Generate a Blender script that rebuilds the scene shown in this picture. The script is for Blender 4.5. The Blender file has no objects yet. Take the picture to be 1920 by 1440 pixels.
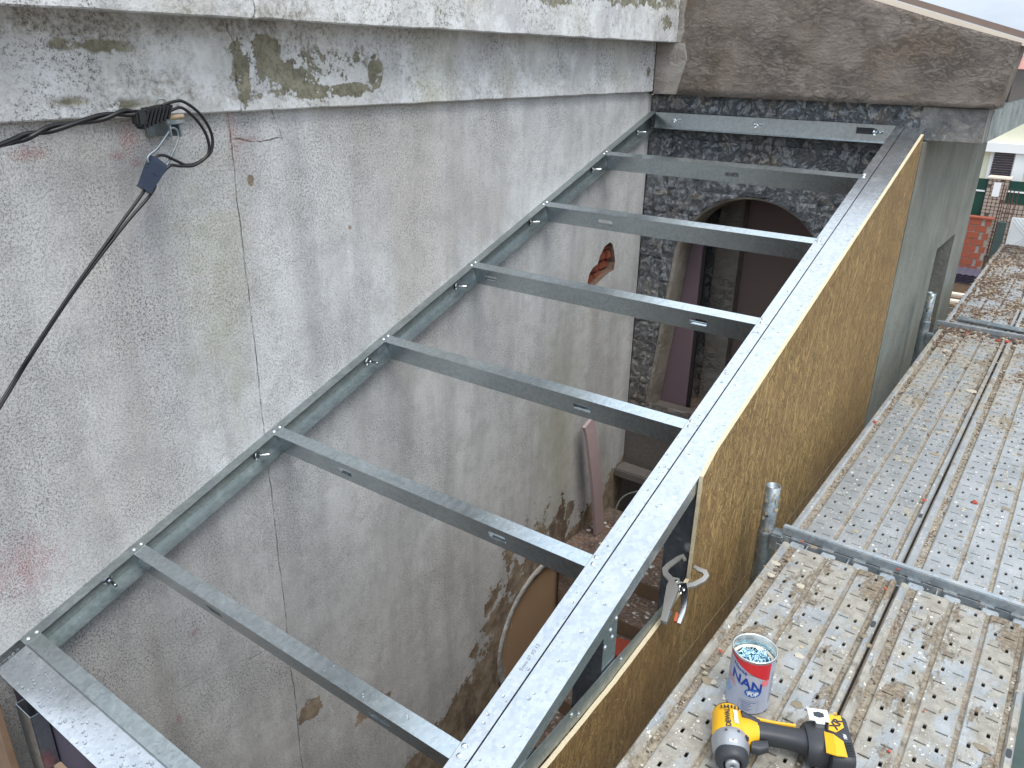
import bpy, bmesh, math, random
from mathutils import Vector, Matrix, noise as mnoise
from mathutils.geometry import tessellate_polygon
random.seed(7)
S = bpy.context.scene
# ------------------------------------------------------------------ camera
cam = bpy.data.cameras.new('camera'); cam_ob = bpy.data.objects.new('camera', cam)
S.collection.objects.link(cam_ob); S.camera = cam_ob
r = Vector((0.80698, 0.59035, 0.01635)); u = Vector((-0.23788, 0.29959, 0.92394)); f = Vector((-0.54055, 0.74949, -0.38220))
mw = Matrix(((r.x, u.x, -f.x, 2.21056), (r.y, u.y, -f.y, -0.99533), (r.z, u.z, -f.z, 1.45958), (0, 0, 0, 1)))
cam_ob.matrix_world = mw
cam.sensor_width = 36; cam.lens = 1480.067 / 1920 * 36; cam.clip_start = 0.05; cam.clip_end = 3000
# ------------------------------------------------------------------ world
W = bpy.data.worlds.new('World'); S.world = W; W.use_nodes = True
nt = W.node_tree; nt.nodes.clear()
SUN_EL, SUN_AZ = 62, 118   # azimuth clockwise from +Y
sky = nt.nodes.new('ShaderNodeTexSky'); sky.sky_type = 'NISHITA'; sky.sun_disc = False
sky.sun_elevation = math.radians(SUN_EL); sky.sun_rotation = math.radians(SUN_AZ); sky.air_density = 1.0; sky.dust_density = 2.0
tc = nt.nodes.new('ShaderNodeTexCoord')
mp = nt.nodes.new('ShaderNodeMapping'); mp.inputs['Scale'].default_value = (1, 1, 2.6)
nz = nt.nodes.new('ShaderNodeTexNoise'); nz.inputs['Scale'].default_value = 2.4; nz.inputs['Detail'].default_value = 7; nz.inputs['Roughness'].default_value = .55
nt.links.new(tc.outputs['Generated'], mp.inputs['Vector']); nt.links.new(mp.outputs['Vector'], nz.inputs['Vector'])
cr = nt.nodes.new('ShaderNodeValToRGB'); cr.color_ramp.elements[0].position = .35; cr.color_ramp.elements[0].color = (4.6, 5.5, 6.8, 1)
cr.color_ramp.elements[1].position = .62; cr.color_ramp.elements[1].color = (8.3, 8.9, 9.6, 1)
nt.links.new(nz.outputs['Fac'], cr.inputs['Fac'])
mx = nt.nodes.new('ShaderNodeMix'); mx.data_type = 'RGBA'; mx.inputs['Factor'].default_value = .86
nt.links.new(sky.outputs['Color'], mx.inputs['A']); nt.links.new(cr.outputs['Color'], mx.inputs['B'])
bg = nt.nodes.new('ShaderNodeBackground'); bg.inputs['Strength'].default_value = .145
wo = nt.nodes.new('ShaderNodeOutputWorld')
# CIE overcast distribution: the zenith is up to three times as bright as the horizon
sx = nt.nodes.new('ShaderNodeSeparateXYZ'); nt.links.new(tc.outputs['Generated'], sx.inputs[0])
zr = nt.nodes.new('ShaderNodeMapRange'); zr.inputs[1].default_value = 0; zr.inputs[2].default_value = .85; zr.inputs[3].default_value = .56; zr.inputs[4].default_value = 1.12
nt.links.new(sx.outputs[2], zr.inputs[0])
vm = nt.nodes.new('ShaderNodeVectorMath'); vm.operation = 'SCALE'; nt.links.new(mx.outputs['Result'], vm.inputs[0]); nt.links.new(zr.outputs[0], vm.inputs['Scale'])
nt.links.new(vm.outputs[0], bg.inputs['Color']); nt.links.new(bg.outputs['Background'], wo.inputs['Surface'])
sl = bpy.data.lights.new('sun', 'SUN'); sl.energy = 1.5; sl.angle = math.radians(30); sl.color = (1, .97, .93)
so = bpy.data.objects.new('sun', sl); S.collection.objects.link(so)
el, az = math.radians(SUN_EL), math.radians(SUN_AZ)
so.rotation_euler = Vector((math.sin(az) * math.cos(el), math.cos(az) * math.cos(el), math.sin(el))).to_track_quat('Z', 'Y').to_euler()
S.view_settings.view_transform = 'Standard'; S.view_settings.look = 'None'; S.view_settings.gamma = 1; S.view_settings.exposure = 0.72
S.view_settings.use_curve_mapping = False
S.render.engine = 'CYCLES'; S.cycles.max_bounces = 10; S.cycles.diffuse_bounces = 7; S.cycles.transparent_max_bounces = 8

# ------------------------------------------------------------------ node helpers
def lin(c):
    return tuple((x / 12.92 if x <= .04045 else ((x + .055) / 1.055) ** 2.4) for x in c)
def srgb(r_, g_, b_): return lin((r_ / 255, g_ / 255, b_ / 255)) + (1,)
class G:
    def __init__(s, name):
        s.mt = bpy.data.materials.new(name); s.mt.use_nodes = True; s.t = s.mt.node_tree
        s.b = s.t.nodes['Principled BSDF']; s.c = s.t.nodes.new('ShaderNodeTexCoord'); s.P = s.c.outputs['Object']
    def put(s, inp, v):
        if isinstance(v, bpy.types.NodeSocket): s.t.links.new(v, inp)
        elif v is not None:
            if hasattr(inp.default_value, '__len__') and not hasattr(v, '__len__'): v = [v] * len(inp.default_value)
            if hasattr(inp.default_value, '__len__') and len(inp.default_value) == 4 and len(v) == 3: v = tuple(v) + (1,)
            inp.default_value = v
    def n(s, ty, **k):
        n = s.t.nodes.new('ShaderNode' + ty)
        for a, v in k.items(): setattr(n, a, v)
        return n
    def map(s, sc=(1, 1, 1), rot=(0, 0, 0), loc=(0, 0, 0), v=None):
        n = s.n('Mapping'); s.put(n.inputs['Vector'], v or s.P); s.put(n.inputs['Scale'], sc); s.put(n.inputs['Rotation'], rot); s.put(n.inputs['Location'], loc); return n.outputs[0]
    def noise(s, sc, det=4, ro=.5, v=None, dist=0, col=False):
        n = s.n('TexNoise'); s.put(n.inputs['Vector'], v or s.P); n.inputs['Scale'].default_value = sc; n.inputs['Detail'].default_value = det
        n.inputs['Roughness'].default_value = ro; n.inputs['Distortion'].default_value = dist; return n.outputs['Color' if col else 'Fac']
    def voro(s, sc, v=None, feat='F1', out='Distance', rnd=1):
        n = s.n('TexVoronoi'); n.feature = feat; s.put(n.inputs['Vector'], v or s.P); n.inputs['Scale'].default_value = sc; n.inputs['Randomness'].default_value = rnd; return n.outputs[out]
    def mr(s, x, a, b, c=0, d=1):
        n = s.n('MapRange'); n.clamp = True
        for i, v in enumerate((x, a, b, c, d)): s.put(n.inputs[i], v)
        return n.outputs[0]
    def m(s, op, a, b=0, c=None):
        n = s.n('Math', operation=op); s.put(n.inputs[0], a); s.put(n.inputs[1], b)
        if c is not None: s.put(n.inputs[2], c)
        return n.outputs[0]
    def mix(s, fac, a, b, bt='MIX'):
        n = s.n('Mix', data_type='RGBA', blend_type=bt); s.put(n.inputs['Factor'], fac); s.put(n.inputs['A'], a); s.put(n.inputs['B'], b); return n.outputs['Result']
    def xyz(s, v=None):
        n = s.n('SeparateXYZ'); s.put(n.inputs[0], v or s.P); return n.outputs
    def ell(s, c, rad, ns=9, amp=.6, soft=.25):
        """soft mask: 1 inside an ellipsoid c/rad (use big radius for an unused axis), noisy edge"""
        v = s.n('VectorMath', operation='SUBTRACT'); s.put(v.inputs[0], s.P); v.inputs[1].default_value = c
        d = s.n('VectorMath', operation='DIVIDE'); s.put(d.inputs[0], v.outputs[0]); d.inputs[1].default_value = rad
        l = s.n('VectorMath', operation='LENGTH'); s.put(l.inputs[0], d.outputs[0])
        q = s.m('ADD', l.outputs['Value'], s.m('MULTIPLY', s.m('SUBTRACT', s.noise(ns, 8, .68), .5), amp * 4.6))
        return s.mr(q, 1 - soft, 1 + soft, 1, 0)
    def mx(s, *a):
        r_ = a[0]
        for x in a[1:]: r_ = s.m('MAXIMUM', r_, x)
        return r_
    def bump(s, h, st=.3, d=.01, nrm=None):
        n = s.n('Bump'); n.inputs['Strength'].default_value = st; n.inputs['Distance'].default_value = d; s.put(n.inputs['Height'], h)
        if nrm: s.put(n.inputs['Normal'], nrm)
        return n.outputs[0]
    def out(s, col=None, ro=None, me=None, nrm=None, **k):
        if col is not None: s.put(s.b.inputs['Base Color'], col)
        if ro is not None: s.put(s.b.inputs['Roughness'], ro)
        if me is not None: s.put(s.b.inputs['Metallic'], me)
        if nrm is not None: s.put(s.b.inputs['Normal'], nrm)
        for a, v in k.items(): s.put(s.b.inputs[a], v)
        return s.mt
def simple(name, col, ro=.6, me=0, var=.15, sc=30, bump=0.):
    g = G(name); f_ = g.noise(sc, 4, .6); c = g.mix(f_, tuple(x * (1 - var) for x in col[:3]), tuple(min(1, x * (1 + var)) for x in col[:3]))
    return g.out(c, ro, me, g.bump(f_, .5, bump) if bump else None)

# ------------------------------------------------------------------ materials
def mat_plaster():
    g = G('weathered_plaster'); x, y, z = g.xyz()
    fine = g.noise(300, 3, .6, g.map((1, 1, .7), (.5, 0, 0))); mid = g.noise(130, 5, .7); big = g.noise(2.2, 5, .6)
    streak = g.noise(6, 5, .6, g.map((1, 1, .13)))
    c = g.mix(g.mr(big, .35, .65), srgb(214, 214, 212), srgb(232, 233, 231))
    c = g.mix(g.mr(streak, .45, .75, 0, .5), c, srgb(142, 138, 136))
    warm = g.noise(1.3, 4, .6, g.map((1, 1, .3), loc=(0, 5, 3)))
    c = g.mix(g.mr(warm, .5, .7, 0, .5), c, srgb(190, 180, 164))
    # dark pitting
    pit = g.mr(g.m('ADD', g.m('MULTIPLY', fine, .55), g.m('MULTIPLY', mid, .55)), .555, .63, 0, 1)
    dens = g.mr(g.noise(2.6, 8, .72, g.map(loc=(3, 1, 8))), .40, .66, .22, .85)
    c = g.mix(g.mr(g.noise(9, 9, .8, g.map(loc=(2, 7, 1))), .47, .60, 0, .34), c, srgb(162, 161, 160))
    side = g.mr(y, 3.2, .2, 0, .22); c = g.mix(g.m('MULTIPLY', side, g.mr(g.noise(2, 6, .7, g.map(loc=(9, 9, 9))), .35, .6)), c, srgb(152, 148, 150))
    c = g.mix(g.m('MULTIPLY', pit, dens), c, srgb(70, 68, 72))
    low = g.mr(z, -.2, -1.6, 0, .22)   # shade of the shaft painted in, deeper towards the stair
    c = g.mix(g.m('MULTIPLY', low, g.mr(g.noise(4, 6, .65), .3, .6)), c, srgb(104, 94, 84))
    # runs below the ledge and red paint specks
    red = g.mx(g.ell((0, .224, 1.235), (9, .022, .035), 40, .35, .6), g.ell((0, -.042, 1.213), (9, .04, .014), 40, .35, .6), g.ell((0, .185, 1.19), (9, .022, .009), 40, .4, .6),
               g.ell((0, .236, 1.168), (9, .014, .012), 40, .4, .6), g.ell((0, .562, 1.235), (9, .018, .07), 30, .5, .8), g.ell((0, .60, 1.205), (9, .05, .007), 30, .4, .8),
               g.ell((0, .174, -.44), (9, .022, .012), 40, .4, .6), g.ell((0, .061, -.758), (9, .01, .02), 40, .4, .6), g.ell((0, -.28, .10), (9, .07, .07), 30, .9, .9))
    c = g.mix(g.m('MULTIPLY', red, g.mr(fine, .4, .58, .10, .6)), c, srgb(162, 84, 84))
    green = g.mx(g.ell((0, .45, .78), (9, .1, .30), 8, .9, .9), g.ell((0, 2.55, -.6), (9, .16, .5), 8, .9, .9))
    c = g.mix(g.m('MULTIPLY', green, .5), c, srgb(158, 158, 128))
    # cracks
    wob = g.m('MULTIPLY', g.m('SUBTRACT', g.noise(5, 5, .65), .5), .09)
    crk = g.mr(g.m('ABSOLUTE', g.m('SUBTRACT', g.m('ADD', y, g.m('MULTIPLY', wob, .35)), .553)), .0006, .0026, 1, 0)
    diag = g.m('ADD', g.m('SUBTRACT', z, g.m('MULTIPLY', y, -.20)), wob)
    crk2 = g.m('MULTIPLY', g.mr(g.m('ABSOLUTE', g.m('ADD', diag, .62)), .0004, .002, .5, 0), g.mr(g.noise(2, 2), .45, .55))
    crk3 = g.m('MULTIPLY', g.mr(g.m('ABSOLUTE', g.m('SUBTRACT', g.m('ADD', g.m('SUBTRACT', y, g.m('MULTIPLY', z, -.35)), wob), 1.175)), .0008, .003, 1, 0), g.mr(z, 1.17, 1.2))
    crk4 = g.m('MULTIPLY', g.mr(g.m('ABSOLUTE', g.m('SUBTRACT', g.m('ADD', z, g.m('MULTIPLY', wob, .8)), 1.205)), .0008, .003, 1, 0), g.m('MULTIPLY', g.mr(y, .56, .58), g.mr(y, .73, .75, 1, 0)))
    cr_ = g.mx(crk, crk2, crk3, crk4)
    cr_ = g.m('MULTIPLY', cr_, g.mr(g.noise(22, 5, .7, g.map(loc=(1, 1, 7))), .38, .58, .15, 1)); c = g.mix(g.m('MULTIPLY', cr_, .8), c, srgb(70, 62, 60))
    # bare render along the line of the old stair and round the arch, with broken paint edge
    line = g.m('SUBTRACT', g.m('ADD', g.m('MULTIPLY', y, .40), -2.44), z)
    e = g.m('ADD', line, g.m('MULTIPLY', g.m('SUBTRACT', g.noise(5, 7, .65), .5), .75))
    bare = g.mx(g.mr(e, -.006, .006), g.mr(g.ell((0, 2.43, -1.80), (9, .60, .66), 6, .55, .02), .3, .7))
    spots = g.mx(g.ell((0, .61, 1.08), (9, .012, .018), 60, .4, .1), g.ell((0, 1.022, .865), (9, .008, .008), 60, .4, .1), g.ell((0, .62, -1.16), (9, .06, .05), 18, .6, .08), g.ell((0, .98, -1.42), (9, .10, .06), 14, .6, .08), g.ell((0, 2.72, -1.17), (9, .05, .06), 18, .7, .08), g.ell((0, .33, .02), (9, .01, .006), 60, .3, .1))
    bare = g.mx(bare, spots)
    bc = g.mix(g.mr(g.noise(12, 6, .65), .35, .62), srgb(126, 108, 86), srgb(172, 156, 136))
    bc = g.mix(g.mr(g.noise(3.5, 6, .7, g.map((1, 1.6, .8), loc=(7, 2, 3))), .46, .60, 0, .7), bc, srgb(88, 72, 64))
    c = g.mix(bare, c, bc)
    h = g.m('ADD', g.m('ADD', g.m('MULTIPLY', fine, .5), g.m('MULTIPLY', mid, .6)), g.m('MULTIPLY', pit, -.25))
    h = g.m('ADD', h, g.m('MULTIPLY', bare, -.75)); h = g.m('ADD', h, g.m('MULTIPLY', cr_, -.6))
    h = g.m('ADD', h, g.m('MULTIPLY', g.m('MULTIPLY', bare, g.noise(14, 6, .7)), 1.2))
    return g.out(c, .85, 0, g.bump(h, 1.0, .009))
def mat_band(name, seedloc, peel):
    g = G(name)
    fine = g.noise(230, 4, .62); mid = g.noise(70, 7, .66); big = g.noise(2.6, 6, .62, g.map(loc=seedloc))
    c = g.mix(g.mr(big, .35, .65), srgb(214, 214, 210), srgb(190, 190, 190))
    pit = g.mr(g.m('ADD', g.m('MULTIPLY', fine, .5), g.m('MULTIPLY', mid, .55)), .525, .62)
    dens = g.mr(g.noise(3.5, 5, .65, g.map(loc=(9, 1, 2))), .38, .62, .12, 1)
    c = g.mix(g.m('MULTIPLY', pit, dens), c, srgb(92, 92, 88))
    yel = g.noise(2.4, 5, .6, g.map(loc=(4, 4, 4)))
    c = g.mix(g.mr(yel, .52, .70, 0, .5), c, srgb(178, 176, 150))
    run = g.noise(9, 6, .7, g.map((1, 1, .5)))
    c = g.mix(g.mr(run, .5, .72, 0, .45), c, srgb(132, 130, 122))
    grime = g.mx(g.ell((.03, .62, 1.55), (9, .22, .06), 9, .6, .5), g.ell((.03, .1, 1.52), (9, .3, .03), 14, .6, .5), g.ell((.03, .3, 1.36), (9, .16, .05), 14, .7, .6))
    c = g.mix(g.m('MULTIPLY', grime, g.mr(mid, .35, .6, .1, .75)), c, srgb(120, 114, 98))
    c = g.mix(g.mr(g.noise(8, 8, .75, g.map(loc=(2, 4, 9))), .5, .6, 0, .5), c, srgb(232, 234, 234))
    pe = None
    for p in peel:
        e = g.ell(p[0], p[1], p[2], p[3], .035 if len(p) < 5 else p[4]); pe = e if pe is None else g.mx(pe, e)
    if not seedloc[0]:
        reg = g.m('MULTIPLY', g.ell((.03, .86, 1.40), (9, .30, .085), 7, .5, .15), g.mr(g.noise(13, 9, .74, g.map(loc=(1, 2, 9))), .515, .53)); pe = g.mx(pe, reg)
    isl = g.mr(g.noise(30, 7, .7, g.map(loc=(6, 1, 3))), .50, .515); edge_ = g.m('MULTIPLY', isl, g.mr(g.noise(9, 4, .6, g.map(loc=(1, 6, 3))), .5, .52)); pe = g.m('MULTIPLY', pe, g.m('SUBTRACT', 1, edge_))
    bare = g.mix(g.mr(g.noise(20, 6, .65), .35, .65), srgb(112, 108, 90), srgb(150, 146, 126)); bare = g.mix(g.mr(mid, .5, .6, 0, .5), bare, srgb(84, 82, 68))
    c = g.mix(pe, c, bare)
    wob = g.m('MULTIPLY', g.m('SUBTRACT', g.noise(7, 5, .65), .5), .10); y = g.xyz()[1]
    crk = g.m('MULTIPLY', g.mr(g.m('ABSOLUTE', g.m('SUBTRACT', g.m('ADD', y, wob), .575)), .0006, .0026, 1, 0), g.mr(g.noise(20, 4, .7, g.map(loc=(1, 1, 7))), .38, .58, .15, 1))
    c = g.mix(g.m('MULTIPLY', crk, .8), c, srgb(62, 60, 54))
    h = g.m('ADD', g.m('MULTIPLY', fine, .4), g.m('ADD', g.m('MULTIPLY', mid, .6), g.m('MULTIPLY', g.m('ADD', pe, crk), -.5)))
    return g.out(c, .85, 0, g.bump(h, .8, .006))
def mat_mortar(name, c1, c2, c3, wet=.62, bsc=1.0):
    g = G(name)
    v = g.map((1, 1, 1.7), (0, .5, 0)); wv = g.noise(5, 4, .6, v, .6); fold = g.noise(30, 8, .76, v, .35); rd = g.m('ABSOLUTE', g.m('SUBTRACT', g.noise(13, 8, .72, g.map((1, 1, 2.2), (0, .4, 0), (4, 4, 4)), .8), .5)); ridge = g.m('MULTIPLY', g.mr(rd, .004, .03, 1, 0), g.mr(g.noise(4, 4, .6, g.map(loc=(8, 8, 8))), .42, .6)); fine = g.noise(90, 4, .65)
    c = g.mix(g.mr(wv, .36, .64), c1, c2); c = g.mix(g.mr(g.noise(2.6, 5, .6, g.map(loc=(2, 2, 2))), .5, .68, 0, .8), c, c3)
    c = g.mix(g.mr(fold, .60, .70, 0, .4), c, tuple(x * .5 for x in c1[:3]))
    c = g.mix(g.mr(fine, .62, .72, 0, .5), c, tuple(min(1, x * 1.5) for x in c2[:3]))
    c = g.mix(g.m('MULTIPLY', ridge, .35 * min(1, bsc)), c, tuple(x * .40 for x in c1[:3]))
    h = g.m('ADD', g.m('MULTIPLY', g.m('SUBTRACT', fold, g.m('MULTIPLY', ridge, .35)), 1.1), g.m('ADD', g.m('MULTIPLY', wv, 1.0), g.m('MULTIPLY', fine, .22)))
    return g.out(c, wet, 0, g.bump(h, 1.0, .030 * bsc))
def mat_steel(name, tint=(.60, .66, .69), ro=.30, rng=.14, me=.92, streak=(1, .05, 1), rot=(0, 0, 0), dirt=0):
    g = G(name)
    sp = g.voro(90, g.map(), out='Color'); n1 = g.noise(7, 5, .6); st = g.noise(60, 4, .6, g.map(streak, rot))
    f_ = g.m('ADD', g.m('MULTIPLY', n1, .6), g.m('MULTIPLY', st, .4))
    c = g.mix(g.mr(f_, .35, .65), tuple(x * .86 for x in tint), tint)
    spg = g.n('RGBToBW'); g.put(spg.inputs[0], sp); c = g.mix(.14, c, spg.outputs[0], 'OVERLAY')
    sm = g.mr(g.noise(16, 6, .7, g.map(loc=(4, 8, 1))), .52, .70, 0, .22)
    c = g.mix(sm, c, (.60, .62, .62)); mev = g.m('SUBTRACT', me, g.m('MULTIPLY', sm, .6))
    if dirt:
        d_ = g.mr(g.noise(18, 7, .7), .62 - dirt * .2, .68, 0, .9); c = g.mix(d_, c, (.40, .38, .33)); mev = g.m('MULTIPLY', mev, g.m('SUBTRACT', 1, d_))
    return g.out(c, g.mr(f_, .3, .7, ro, ro + rng), mev, g.bump(g.m('ADD', st, g.m('MULTIPLY', n1, 2)), .10, .002))
def mat_osb(name, ax, dark=0.0):
    """ax: rotation that brings the board's face into the xy plane"""
    g = G(name); layers = []
    base = g.map((1, 1, 1), ax)
    c = None; hh = None
    for i, (ang, sc, strch) in enumerate(((-.3, 75, .12), (.25, 85, .12), (-.05, 110, .10), (-.8, 100, .16), (.7, 100, .16), (.06, 160, .10))):
        v = g.map((1, 1, 1), (0, 0, 0), (i * 3.1, i * 1.7, 0), base)
        rt = g.map((strch, 1, 1), (0, 0, 0), v=g.map((1, 1, 1), (0, 0, -ang), v=v))
        w = g.n('VectorMath', operation='ADD'); g.put(w.inputs[0], rt)
        nn = g.n('VectorMath', operation='SCALE'); g.put(nn.inputs[0], g.noise(9, 3, .6, rt, col=True)); nn.inputs['Scale'].default_value = .03; g.put(w.inputs[1], nn.outputs[0])
        cell = g.voro(sc, w.outputs[0], out='Color'); cx = g.xyz(cell)
        edge = g.voro(sc, w.outputs[0], 'DISTANCE_TO_EDGE')
        grain = g.noise(sc * 5, 3, .6, rt)
        col = g.n('ValToRGB'); e_ = col.color_ramp; e_.elements[0].color = srgb(102, 78, 42); e_.elements[1].color = srgb(188, 158, 104)
        e_.elements.new(.35).color = srgb(132, 105, 60); e_.elements.new(.7).color = srgb(154, 126, 76)
        g.put(col.inputs[0], g.m('ADD', g.m('MULTIPLY', cx[0], .75), g.m('MULTIPLY', grain, .25)))
        cc = g.mix(g.mr(edge, 0, .05, .8, 0), col.outputs[0], srgb(62, 44, 24)); hgt = g.m('ADD', cx[1], g.mr(edge, 0, .08, -.4, 0))
        if c is None: c, hh = cc, hgt
        else:
            k = g.mr(cx[2], .60, .62); c = g.mix(k, c, cc); n_ = g.n('Mix', data_type='FLOAT'); g.put(n_.inputs[0], k); g.put(n_.inputs[2], hh); g.put(n_.inputs[3], hgt); hh = n_.outputs[0]
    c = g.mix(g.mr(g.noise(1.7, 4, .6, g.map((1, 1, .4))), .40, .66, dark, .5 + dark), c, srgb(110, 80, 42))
    c = g.mix(g.mr(g.noise(55, 4, .6, g.map((1, 1, .35))), .62, .68, 0, .6), c, srgb(70, 48, 26))
    return g.out(c, .62, 0, g.bump(hh, .8, .004))
def mat_deck():
    g = G('splashed_scaffold_steel'); x, y, z = g.xyz()
    n1 = g.noise(8, 6, .65); fine = g.noise(160, 3, .6)
    c = g.mix(g.mr(n1, .35, .65), (.27, .285, .285), (.40, .41, .405))
    me = .45
    far = g.mr(y, .9, 1.9, 0, 1)
    # cement film
    film = g.mr(g.noise(5, 7, .68, g.map((1.5, .8, 1))), g.m('SUBTRACT', .575, g.m('MULTIPLY', far, .15)), g.m('SUBTRACT', .62, g.m('MULTIPLY', far, .11)))
    fc = g.mix(g.mr(g.noise(26, 5, .7), .35, .65), srgb(116, 109, 95), srgb(156, 150, 136)); c = g.mix(g.m('MULTIPLY', film, .85), c, fc)
    # splashes
    spl = g.mr(g.m('ADD', g.voro(34, g.map((1, 1, 1), loc=(1, 2, 0))), g.m('MULTIPLY', g.noise(40, 4, .6), .5)), .36, .42, 1, 0)
    spl2 = g.mr(g.m('ADD', g.voro(90), g.m('MULTIPLY', g.noise(60, 3, .6), .4)), .36, .44, 1, 0)
    s_ = g.mx(g.m('MULTIPLY', spl, g.mr(g.noise(6, 3), .42, .5)), g.m('MULTIPLY', spl2, g.mr(g.noise(9, 3, v=g.map(loc=(5, 5, 5))), .42, .55)))
    c = g.mix(g.m('MULTIPLY', s_, .9), c, srgb(206, 202, 190))
    pink = g.m('MULTIPLY', g.mx(g.ell((1.72, .32, 0), (.09, .16, 9), 9, .6, .5), g.ell((1.78, 1.1, 0), (.05, .06, 9), 12, .6, .5)), .55)
    c = g.mix(pink, c, srgb(196, 140, 120))
    # mud, more of it far away and in the grooves
    th = g.m('SUBTRACT', g.mr(y, .4, 4.2, .64, .47), g.mr(y, 4.2, 4.4, 0, .07))
    mud = g.mr(g.m('SUBTRACT', g.noise(7, 8, .72, g.map((1.6, .55, 1), loc=(3, 9, 0))), th), 0, .04)
    groove = g.m('MULTIPLY', g.mr(z, -.0045, -.0015, 1, 0), g.mr(g.noise(30, 4, .6), .25, .5))
    mm = g.mx(mud, g.m('MULTIPLY', groove, .9))
    mc = g.mix(g.mr(g.noise(70, 4, .65), .35, .65), g.mix(g.mr(y, 1.5, 4), srgb(100, 88, 72), srgb(78, 66, 54)), g.mix(g.mr(y, 1.5, 4), srgb(158, 146, 124), srgb(132, 118, 100))); c = g.mix(mm, c, mc)
    cov = g.mx(film, s_, mm); ro = g.mr(cov, 0, 1, .42, .8)
    h = g.m('ADD', g.m('MULTIPLY', film, .3), g.m('ADD', g.m('MULTIPLY', s_, .5), g.m('ADD', g.m('MULTIPLY', mm, g.noise(45, 6, .7)), g.m('MULTIPLY', fine, .1))))
    return g.out(c, ro, g.mr(cov, 0, 1, me, 0), g.bump(h, .8, .005))
def mat_stone():
    g = G('slate_stone'); oi = g.n('ObjectInfo')
    n1 = g.noise(16, 7, .68, dist=1.2); fine = g.noise(70, 5, .7); v1 = g.noise(38, 5, .7, dist=2)
    c = g.mix(g.mr(n1, .34, .64), srgb(96, 101, 107), srgb(156, 160, 164)); c = g.mix(.35, c, v1, 'OVERLAY')
    c = g.mix(g.mr(fine, .55, .68, 0, .6), c, srgb(160, 160, 160))
    c = g.mix(g.mr(fine, .30, .42, .6, 0), c, srgb(28, 30, 34))
    z = g.xyz()[2]
    ch = g.mr(g.m('ADD', g.noise(9, 6, .65, g.map(loc=(3, 3, 3)), .8), g.m('MULTIPLY', g.mr(z, .95, 1.25), .03)), .585, .60)
    c = g.mix(g.m('MULTIPLY', ch, .8), c, srgb(160, 154, 144))
    br = g.mr(g.noise(3.2, 4, .6, g.map(loc=(8, 3, 1))), .56, .66, 0, .35); c = g.mix(br, c, srgb(116, 104, 92))
    low = g.mr(z, .3, -.9, 0, .65); c = g.mix(low, c, srgb(140, 126, 110))
    rr = g.m('ABSOLUTE', g.m('SUBTRACT', g.noise(15, 7, .72, g.map(loc=(1, 5, 2)), .5), .5)); rdg = g.mr(rr, .003, .045, 1, 0)
    c = g.mix(g.m('MULTIPLY', rdg, .32), c, srgb(46, 49, 54))
    lt = g.mr(g.m('ABSOLUTE', g.m('SUBTRACT', g.noise(19, 7, .72, g.map(loc=(6, 5, 2)), .5), .5)), .0, .016, 1, 0); c = g.mix(g.m('MULTIPLY', lt, .5), c, srgb(186, 188, 190))
    h = g.m('SUBTRACT', g.m('ADD', g.m('MULTIPLY', g.noise(30, 7, .7, dist=1.0), 1), g.m('MULTIPLY', fine, .35)), g.m('MULTIPLY', rdg, .6))
    return g.out(c, .5, 0, g.bump(h, 1.0, .020))
def mat_rubble():
    g = G('rubble_dust'); n1 = g.noise(6, 7, .7); f_ = g.noise(50, 6, .75)
    c = g.mix(g.mr(n1, .35, .65), srgb(98, 80, 70), srgb(150, 128, 112)); c = g.mix(g.mr(f_, .52, .62, 0, .9), c, srgb(176, 168, 158)); c = g.mix(g.mr(g.noise(12, 3), .62, .68), c, srgb(140, 104, 88))
    return g.out(c, .8, 0, g.bump(g.m('ADD', f_, n1), 1, .02))
def mat_islands(name, cols, ro=.8, me=0):
    g = G(name); gi = g.n('NewGeometry'); cr_ = g.n('ValToRGB'); e = cr_.color_ramp; e.interpolation = 'CONSTANT'
    e.elements[0].color = cols[0]; e.elements[1].position = 1 / len(cols); e.elements[1].color = cols[1]
    for i in range(2, len(cols)): e.elements.new(i / len(cols)).color = cols[i]
    g.put(cr_.inputs[0], gi.outputs['Random Per Island']); c = g.mix(g.noise(120, 3), cr_.outputs[0], (0, 0, 0), 'MIX'); c = g.mix(.25, cr_.outputs[0], c)
    return g.out(c, ro, me)

M = {}
M['plaster'] = mat_plaster()
M['band'] = mat_band('peeling_band_paint', (0, 0, 0), [((.03, .70, 1.455), (9, .05, .06), 16, .55), ((.03, .76, 1.40), (9, .09, .05), 12, .7), ((.03, .90, 1.345), (9, .22, .022), 12, .7),
    ((.03, 1.16, 1.405), (9, .035, .055), 12, .35), ((.03, .60, 1.42), (9, .03, .09), 14, .7), ((.03, .14, 1.47), (9, .10, .014), 18, .7, .3), ((.03, .22, 1.325), (9, .07, .014), 14, .5, .6), ((.03, .07, 1.335), (9, .05, .01), 14, .5, .6), ((.03, 3.28, 1.40), (9, .02, .03), 20, .8)])
M['cornice'] = mat_band('stained_cornice_paint', (3, 3, 1), [((.15, 2.75, 1.74), (9, .75, .035), 12, .8), ((.15, 3.2, 1.64), (9, .06, .03), 20, .9), ((.15, 1.75, 1.72), (9, .3, .02), 12, .8), ((.15, 2.1, 1.70), (9, .16, .03), 14, .8)])
M['mortar'] = mat_mortar('fresh_brown_mortar', srgb(128, 116, 105), srgb(160, 148, 137), srgb(136, 117, 96))
M['mortar_grey'] = mat_mortar('smooth_grey_mortar', srgb(158, 150, 142), srgb(172, 166, 158), srgb(150, 140, 126), .6, .25)
M['concrete'] = None
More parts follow.
